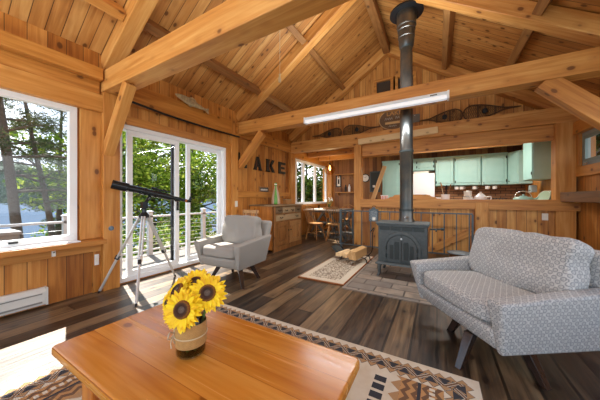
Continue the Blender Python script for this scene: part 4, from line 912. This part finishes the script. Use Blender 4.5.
MB().box(.02,.32,0,.6,0,.95).obj('body',M['teal'],t,bevel=.004);d=MB().box(0,.02,.01,.59,.01,.94).obj('door',M['teal'],t,bevel=.004);MB().box(-.01,0,.01,.03,.1,.16).obj('hinge',M['bronze'],d)
t=thing('fridge','white fridge behind the half wall partly hidden by stovepipe','fridge',(-.68,8.0,0))
MB().box(0,.62,.05,.58,.02,1.88).obj('body',M['fridge'],t,bevel=.012);d=MB().box(0,.62,0,.045,.75,1.88).obj('door',M['fridge'],t,bevel=.012);MB().box(.03,.05,-.03,0,.85,1.3).obj('handle',M['chrome'],d);MB().box(0,.62,0,.045,.04,.74).obj('freezer_door',M['fridge'],t,bevel=.012)
t=thing('fridge_top_box','flat white box lying on top of the fridge','box',(-.62,8.1,1.88));MB().box(0,.40,0,.35,0,.06).obj('carton',M['cream'],t);MB().box(-.005,.405,-.005,.355,.06,.075).obj('lid',M['paper'],t)
# scalloped board on the half wall cap
pts=[(-1.06,1.12),(.08,1.12),(.06,1.135),(.0,1.14),(-.04,1.17),(-.10,1.18),(-.14,1.215),(-.20,1.225),(-.78,1.225),(-.84,1.215),(-.88,1.18),(-.94,1.17),(-.98,1.14),(-1.04,1.135)]
m=MB();m.prism([(x,5.80,z) for x,z in pts],(0,.04,0));tag(m.obj('scalloped_board',M['flat'],bevel=.004),'scalloped edge pine board standing on the half wall behind stovepipe','board')
t=thing('striped_towel','orange and white striped towel left of the scalloped board','towel',(-1.14,6.1,1.04))
m=MB()
for i in range(5): m.box(-.06+i*.035,-.043+i*.035,-.01,.01,0,.16)
m.obj('orange_stripes',M['orange'],t);m=MB()
for i in range(5): m.box(-.043+i*.035,-.025+i*.035,-.01,.01,0,.16)
m.box(-.06,.115,-.012,.012,.16,.18);m.obj('white_stripes',M['ceramic'],t)
zc=1.04
t=thing('utensil_crock','white crock full of wooden utensils on the bar counter','crock',(.16,6.15,zc));MB().lathe([(0,0),(.075,0),(.085,.19),(.078,.19),(.07,.01),(0,.01)],n=24).obj('pot',M['ceramic'],t,smooth=True)
def utensil(label,p,q,mat,kind):
    t=thing(kind,label,'utensil',p,0,'utensils in the crock');d=Vector(q)-Vector(p);m=MB();m.tube([(0,0,0),d*.7],.009,6);m.obj('handle',M[mat],t)
    m=MB();m.soft(.065,.025,.13,n=2.5,cuts=4,M=Matrix.Translation(d*.85)@d.to_track_quat('Z','Y').to_matrix().to_4x4());m.obj('bowl',M[mat],t,smooth=True)
utensil('wooden spoon tilted left in the utensil crock',(.15,6.15,zc+.02),(.07,6.14,zc+.46),'log','wooden_spoon')
utensil('black spatula upright in the utensil crock',(.165,6.15,zc+.02),(.18,6.14,zc+.38),'black','spatula')
utensil('brown wooden spoon tilted right in the utensil crock',(.175,6.15,zc+.02),(.26,6.14,zc+.41),'chairwood','wooden_spoon')
t=thing('toaster','low white and black appliance left of the utensil crock','toaster',(.02,6.3,zc));MB().box(-.13,.13,-.08,.08,0,.12).obj('shell',M['ceramic'],t,bevel=.02);MB().box(-.09,.09,-.05,-.03,.12,.122).box(-.09,.09,.03,.05,.12,.122).obj('slot',M['black'],t)
for i,(z,r_,h_,lb) in enumerate(((zc,.085,.12,'large cream canister on the bar counter, under a smaller one'),(zc+.15,.07,.09,'small cream canister stacked on top of the large one'))):
    t=thing('canister',lb,'canister',(.57,6.2,z+(0 if i==0 else .0)),0,'stacked cream canisters');MB().lathe([(0,0),(r_,0),(r_,h_),(0,h_)],n=24).obj('body',M['cream'],t,smooth=True);MB().lathe([(r_+.004,h_),(r_+.004,h_+.015),(r_*.3,h_+.025),(0,h_+.03)],n=24).obj('lid',M['cream'],t,smooth=True)
t=thing('teapot','round white teapot on the bar counter by the canisters','teapot',(.78,6.15,zc));t.scale=(1.35,)*3;MB().lathe([(0,0),(.055,0),(.085,.05),(.08,.10),(.04,.135),(0,.135)],n=24).obj('body',M['ceramic'],t,smooth=True)
MB().lathe([(.042,.133),(.03,.15),(.012,.155),(.014,.175),(0,.18)],n=16).obj('lid',M['ceramic'],t,smooth=True);MB().tube(P([(-.075,0,.05),(-.12,0,.07),(-.135,0,.12)]),[.018-.0004*i for i in range(21)],8).obj('spout',M['ceramic'],t,smooth=True);MB().tube(P([(.075,0,.10),(.125,0,.10),(.12,0,.05),(.08,0,.035)]),.008,8).obj('handle',M['ceramic'],t,smooth=True)
t=thing('dish_rack','dark wire dish rack behind the teapot','rack',(1.05,6.3,zc))
m=MB()
for i in range(7): m.tube(P([(-.16+i*.05,-.11,.005),(-.16+i*.05,-.12,.11),(-.16+i*.05,0,.02),(-.16+i*.05,.12,.11),(-.16+i*.05,.11,.005)],4),.004,5)
m.obj('wires',M['black'],t);m=MB();m.tube([(-.18,-.12,.11),(.17,-.12,.11),(.17,.12,.11),(-.18,.12,.11)],.006,6,closed=True);m.obj('rim',M['black'],t)
mug=None
for i,(x,lb) in enumerate(((.50,'white mug hanging leftmost under the wall cabinets'),(.62,'second white mug hanging under the wall cabinets'),(.93,'white mug hanging alone between the two mug pairs'),(1.22,'white mug hanging left in the right hand pair'),(1.38,'rightmost white mug hanging under the wall cabinets'))):
    if mug: dup(mug,(x,8.40,1.40),.2*i,lb);continue
    mug=thing('hanging_mug',lb,'mug',(x,8.40,1.40),0,'white mugs under the cabinets');MB().lathe([(0,0),(.045,0),(.055,.02),(.055,.085),(.05,.085),(.05,.02),(0,.006)],n=20).obj('cup',M['ceramic'],mug,smooth=True)
    MB().tube(P([(.05,0,.07),(.085,0,.07),(.085,0,.025),(.05,0,.02)]),.007,8).obj('handle',M['ceramic'],mug,smooth=True);MB().tube([(.075,0,.07),(.075,0,.11)],.004,5).obj('hook',M['bronze'],mug)
t=thing('teal_kettle','pale teal kettle with arched handle on the bar counter','kettle',(1.455,6.2,zc));MB().lathe([(0,0),(.15,0),(.155,.03),(.15,.10),(.12,.13),(0,.14)],n=32).obj('body',M['kettle'],t,smooth=True)
MB().lathe([(.06,.136),(.05,.15),(.012,.155),(.015,.18),(0,.185)],n=18).obj('lid',M['kettle'],t,smooth=True);MB().tube(P([(-.13,0,.11),(-.10,0,.20),(0,0,.245),(.10,0,.20),(.13,0,.11)]),.009,8).obj('handle',M['chrome'],t,smooth=True);MB().tube(P([(.13,-.05,.08),(.18,-.07,.11),(.20,-.08,.14)]),[.02-.0005*i for i in range(21)],8).obj('spout',M['kettle'],t,smooth=True)
for i in range(3):
    t=thing('leaning_plate',('front','middle','rearmost')[i]+' pale green plate leaning at the right end of the bar',"plate",(1.74+i*.04,6.15+i*.02,zc),0,'green plates at the bar end')
    nrm=Vector((-.9,-.45,.35));R=nrm.to_track_quat('Z','Y').to_matrix().to_4x4()
    m=MB();m.lathe([(0,0),(.07,0),(.12,.014),(.12,.018),(.07,.006),(0,.006)],n=32);o=m.obj('dish',M['green_plate'],t,smooth=True);o.matrix_local=Matrix.Translation((0,0,.125))@R
    m=MB();m.tube([(.12*math.cos(a*PI/16),.12*math.sin(a*PI/16),.016) for a in range(32)],.003,5,closed=True);o=m.obj('rim',M['cream'],t,smooth=True);o.matrix_local=Matrix.Translation((0,0,.125))@R
t=thing('paper_towel_holder','small pale dispenser on the right kitchen wall under side cabinet','dispenser',(1.9,7.4,1.28));MB().box(-.05,.05,-.1,.1,0,.16).obj('case',plain('grey_case','a7b5b2',.4),t,bevel=.01);MB().box(-.052,-.05,-.04,.04,.03,.06).obj('slot',M['black'],t)
o=beam('wall_ledge','dark brown plank ledge below the small right window',(1.93,5.72,1.165),(1.93,4.35,1.165),.24,.16,'ledge',mat='ledge')
# ------------------------------------------------------------------ outdoors: deck, rail, trees, lake
st(MB().box(-6.4,-3.82,-3.5,9.5,-.32,-.26).obj('floor_deck',M['deck']))
RX_=-6.2
dk=thing('deck_railing','white deck railing with cables beyond the window and door','railing',(RX_,0,-.26))
MB().box(-.05,.05,-3.4,9.4,.93,.97).obj('top_rail',M['rail'],dk);MB().box(-.02,.02,-3.4,9.4,.10,.14).obj('bottom_rail',M['rail'],dk)
for y in(-2.9,-1.35,.22,1.78,3.33,4.9,6.45,8.0,9.2):
    o=MB().box(-.05,.05,y-.05,y+.05,0,1.06).obj('post',M['rail'],dk);m=MB();m.box(-.065,.065,y-.065,y+.065,1.06,1.08).lathe([(.08,1.08),(0,1.11)],o=(0,y,0),n=4);m.obj('cap',M['rail'],o)
for i in range(6): MB().tube([(0,-3.4,.24+i*.11),(0,9.4,.24+i*.11)],.004,5).obj('cable',M['alu'],dk)
t=thing('deck_box','grey storage bench on the deck outside the big window','bench',(-5.75,.25,-.26));MB().box(-.28,.28,-.8,.80,0,.86).obj('body',plain('grey_box','6c6e70',.6),t,bevel=.01);MB().box(-.30,.30,-.82,.82,.86,.91).obj('lid',plain('grey_box_lid','7c7e80',.6),t,bevel=.01)
def gh(x,y):   # terrain height
    d=max(0,-6.4-x) if x<-3.8 else max(0,x-2.2)*.3
    return -1.2-.12*d-.1*math.sin(x*.7+y*.5)
m=MB();N=40;vs={}
for i in range(N+1):
    for j in range(N+1):
        x=-32+i*52/N;y=-12+j*57/N;z=gh(x,y)
        if -4.2<x<2.6 and y<9: z=-1.3
        vs[i,j]=m.bm.verts.new((x,y,z))
for i in range(N):
    for j in range(N): m.bm.faces.new((vs[i,j],vs[i+1,j],vs[i+1,j+1],vs[i,j+1]))
st(m.obj('ground',M['ground'],smooth=True))
o=MB().box(-700,-24,-500,700,-3.9,-3.6).obj('lake',M['lake']);st(o)
m=MB();rn=random.Random(11);prev=None
for i in range(161):
    a=math.radians(60+i*.9);R0=330+20*math.sin(i*.21);h_=24+9*math.sin(i*.11+1)+5*math.sin(i*.37)+rn.uniform(-2.5,2.5)
    ring=[m.bm.verts.new((R0*k*math.cos(a),R0*k*math.sin(a),z)) for k,z in((1,-4),(1.02,h_*.35-2),(1.07,h_*.75),(1.13,h_),(1.4,h_*.8))]
    if prev:
        for p in range(4): m.bm.faces.new((prev[p],ring[p],ring[p+1],prev[p+1]))
    prev=ring
st(m.obj('far_shore',M['hill']))
def leaves(m,c,r,n,size,rn,flat=1.0,asp=.55):
    for _ in range(n):
        while True:
            p=Vector((rn.uniform(-1,1),rn.uniform(-1,1),rn.uniform(-1,1)))
            if .25<p.length<1: break
        q=c+Vector((p.x*r,p.y*r,p.z*r*flat));s=size*rn.uniform(.6,1.3)
        a=Vector((rn.uniform(-1,1),rn.uniform(-1,1),rn.uniform(-.6,.6))).normalized();b=a.cross(Vector((rn.uniform(-1,1),rn.uniform(-1,1),rn.uniform(-1,1)))).normalized()
        m.poly([q,q+a*s*.5+b*s*asp*.5,q+a*s,q+a*s*.5-b*s*asp*.5])
def tree(name,label,base,H,blobs,mat,r0,seed,leaf,per,lean=(0,0),flat=.8,asp=.6,group=None,cat='tree'):
    rn=random.Random(seed);t=thing(name,label,cat,base,0,group);top=Vector((lean[0],lean[1],H));m=MB()
    m.tube(P([(0,0,-.2),top*.4+Vector((.05*H*rn.uniform(-1,1),0,0)),top],8),[r0*(1-.8*i/16) for i in range(17)],9)
    for c,r in blobs:
        c=Vector(c);zs=max(.15*H,c.z-r*.9);k=min(.95,zs/H);st_=top*k;m.tube(P([st_,st_.lerp(c,.5)+Vector((0,0,-.1*r)),c],5),[r0*.35*(1-.08*i) for i in range(11)],6)
    m.obj('trunk',M['bark'],t,smooth=True);m=MB()
    for c,r in blobs: leaves(m,Vector(c),r,int(per*r*r),leaf,rn,flat,asp)
    m.obj('foliage',M[mat],t);return t
def rblobs(seed,n,zr,sp,rr_):
    rn=random.Random(seed);return [((rn.uniform(-sp,sp),rn.uniform(-sp,sp),rn.uniform(*zr)),rn.uniform(*rr_)) for _ in range(n)]
LG='leafy trees beyond the deck'
lt=[tree('leafy_tree','leafy tree seen through the left sliding door panel',(-13.5,5.4,-2.0),6.2,rblobs(1,22,(1.0,6.6),2.3,(.7,1.2)),'leaf',.16,1,.20,330,group=LG)]
spots=[((-15.2,8.6,-2.3),1.1,1.1,'leafy tree behind the middle of the sliding door'),((-12.2,8.9,-1.9),2.3,.95,'bright leafy tree seen through the right sliding door panel'),((-13.5,12.2,-2.0),3.6,1.15,'taller leafy tree farther back beyond the right door panel'),((-18.5,7.6,-2.6),4.1,1.0,'leafy tree down the bank far beyond the telescope')]
for p,rz,sc,lb in spots: dup(lt[0],p,rz,lb,LG,sc)
SG='low shrubs beyond the railing'
sh_=tree('shrub','low leafy shrub beyond the deck rail below the telescope',(-7.6,3.9,-1.4),1.4,rblobs(5,8,(.5,1.5),.9,(.4,.65)),'leaf',.05,4,.14,420,group=SG,cat='shrub')
for p,rz,sc,lb in(((-8.6,5.9,-1.4),1.2,1.0,'low leafy shrub beyond the rail at the centre of the door'),((-8.3,7.6,-1.4),2.2,1.1,'low leafy shrub beyond the rail behind the grey armchair')): dup(sh_,p,rz,lb,SG,sc)
DG='dark trees by the dining window'
dt=tree('dark_tree','dark green tree at the left of the dining window',(-7.6,12.6,-1.4),6.0,rblobs(8,26,(.6,6.2),1.8,(.7,1.1)),'leaf_d',.15,6,.22,380,group=DG)
dup(dt,(-8.3,15.5,-1.5),2.0,'dark green tree at the right of the dining window',DG,1.1)
dup(dt,(-6.4,18.0,-1.4),3.0,'dark green tree farthest behind the dining window',DG,1.2)
M['leaf_e']=leafmat('evergreen_leaves',('0f1a0c','1c2c14','35481f'),.15)
et=tree('evergreen_tree','dense dark evergreen nearest outside the small right window',(3.9,10.2,-1.6),5.5,rblobs(13,22,(1.2,5.6),1.4,(.7,1.0)),'leaf_e',.13,8,.2,420,group='evergreens by the small right window')
dup(et,(5.2,13.0,-1.6),2.0,'dense dark evergreen farther outside the small right window',None,1.25)
def pine(label,base,H,lean,r0,seed,zmin,crown=None):
    rn=random.Random(seed);t=thing('pine_tree',label,'tree',base,0,'tall pines outside the big window');top=Vector((lean[0],lean[1],H));m=MB();lf=MB()
    m.tube(P([(0,0,-.3),top*.35+Vector((.02,.05,0)),top*.7,top],7),[r0*(1-.75*i/21) for i in range(22)],10)
    z=zmin;zc=H if not crown else 6.4
    while z<zc:
        for _ in range(2):
            a=rn.uniform(0,2*PI);k=z/H;L_=(1.0-.55*k)*rn.uniform(1.3,2.6);b=top*k;e=b+Vector((math.cos(a)*L_,math.sin(a)*L_,rn.uniform(-.25,.35)))
            m.tube(P([b,b.lerp(e,.5)+Vector((0,0,.1)),e],4),[.05*(1-k*.5)*(1-.09*i) for i in range(9)],5)
            for q in(.5,.75,1.0):
                leaves(lf,b.lerp(e,q)+Vector((rn.uniform(-.2,.2),rn.uniform(-.2,.2),.05)),rn.uniform(.3,.5),90,.15,rn,.35,.14)
        z+=rn.uniform(.28,.5)
    for c,r in (crown or []):
        c=Vector(c);m.tube(P([top*.85,c],5),.05,5);leaves(lf,c,r,int(900*r*r),.34,rn,.5,.35)
    m.obj('trunk',M['bark'],t,smooth=True);lf.obj('needles',M['needle'],t)
pine('thick straight pine trunk at the left of the big window',(-9.8,2.0,-1.7),11.5,(.1,-1.15),.12,3,3.0,[((.1+.5*(i%2),-1.4+.5*i,11.35+.2*(i%3)),.95) for i in range(8)]+[((-.3,-.9+.6*i,12.2),1.0) for i in range(6)])  # dense crown above the view, shaped to cut the sun through the window
pine('thinner leaning pine right of the thick pine in the window',(-10.4,2.86,-1.8),7.0,(-.3,-.85),.10,4,2.8)
pine('distant pine seen between the two nearer window pines',(-16,4.2,-2.5),8.5,(.2,.2),.14,9,2.6)
pine('pine at the far left edge of the big window',(-11.5,-.2,-1.9),9,(.2,.3),.15,12,2.8)
# ------------------------------------------------------------------ light
wd=bpy.data.worlds.new('world');S.world=wd;wd.use_nodes=True;nt=wd.node_tree;bg=nt.nodes['Background']
tc=nt.nodes.new('ShaderNodeTexCoord');sx=nt.nodes.new('ShaderNodeSeparateXYZ');nt.links.new(tc.outputs['Generated'],sx.inputs[0])
rp=nt.nodes.new('ShaderNodeValToRGB');e=rp.color_ramp.elements;e[0].position=.0;e[0].color=lin('eef4fb');e[1].position=.6;e[1].color=lin('98c4f2');nt.links.new(sx.outputs[2],rp.inputs[0])
ns=nt.nodes.new('ShaderNodeTexNoise');ns.inputs['Scale'].default_value=3;ns.inputs['Detail'].default_value=5;nt.links.new(tc.outputs['Generated'],ns.inputs[0])
mr=nt.nodes.new('ShaderNodeMapRange');mr.inputs[1].default_value=.48;mr.inputs[2].default_value=.65;nt.links.new(ns.outputs[0],mr.inputs[0])
mx=nt.nodes.new('ShaderNodeMix');mx.data_type='RGBA';nt.links.new(mr.outputs[0],mx.inputs[0]);nt.links.new(rp.outputs[0],mx.inputs[6]);mx.inputs[7].default_value=(1,1,1,1)
nt.links.new(mx.outputs[2],bg.inputs[0]);bg.inputs[1].default_value=1.5
sun=bpy.data.lights.new('sun','SUN');sun.energy=10;sun.angle=.009;sun.color=(1,.95,.86);so=bpy.data.objects.new('sun',sun);C.objects.link(so)
so.rotation_euler=Vector((1,-.3,-1.13)).to_track_quat('-Z','Y').to_euler()
def area(name,loc,sx_,sy_,pw,col,rot=(0,0,0)):
    l=bpy.data.lights.new(name,'AREA');l.shape='RECTANGLE';l.size=sx_;l.size_y=sy_;l.energy=pw;l.color=col;o=bpy.data.objects.new(name,l);C.objects.link(o);o.location=loc;o.rotation_euler=rot;return o
area('fluorescent_glow',(-.92,3.635,2.42),2.0,.06,24,(.97,.98,1))
pl=bpy.data.lights.new('pendant_glow','POINT');pl.energy=7;pl.color=(1,.9,.74);pl.shadow_soft_size=.05;po=bpy.data.objects.new('pendant_glow',pl);C.objects.link(po);po.location=(-2.92,7.0,1.98)
kl=area('kitchen_fill',(.4,7.0,2.56),1.6,.3,32,(1,.96,.9))  # added fill under the kitchen ceiling, without a fixture
for x,y,pw in((-2.6,-1.3,44),(.9,-1.3,44)):      # two added fill lights behind the camera, no lamps stand there
    area('rear_fill',(x,y,1.75),.5,.5,pw,(.88,.95,1),(PI,0,0))
for y,pw in((1.46,11),(3.79,17)):                # added fill above two tie beams to brighten the roof, no fixtures
    area('beam_top_fill',(-.95,y,2.76),1.7,.16,pw,(.93,.97,1),(PI,0,0))
S.view_settings.view_transform='Standard';S.view_settings.look='None';S.view_settings.gamma=1;S.view_settings.use_curve_mapping=False;S.view_settings.exposure=.88
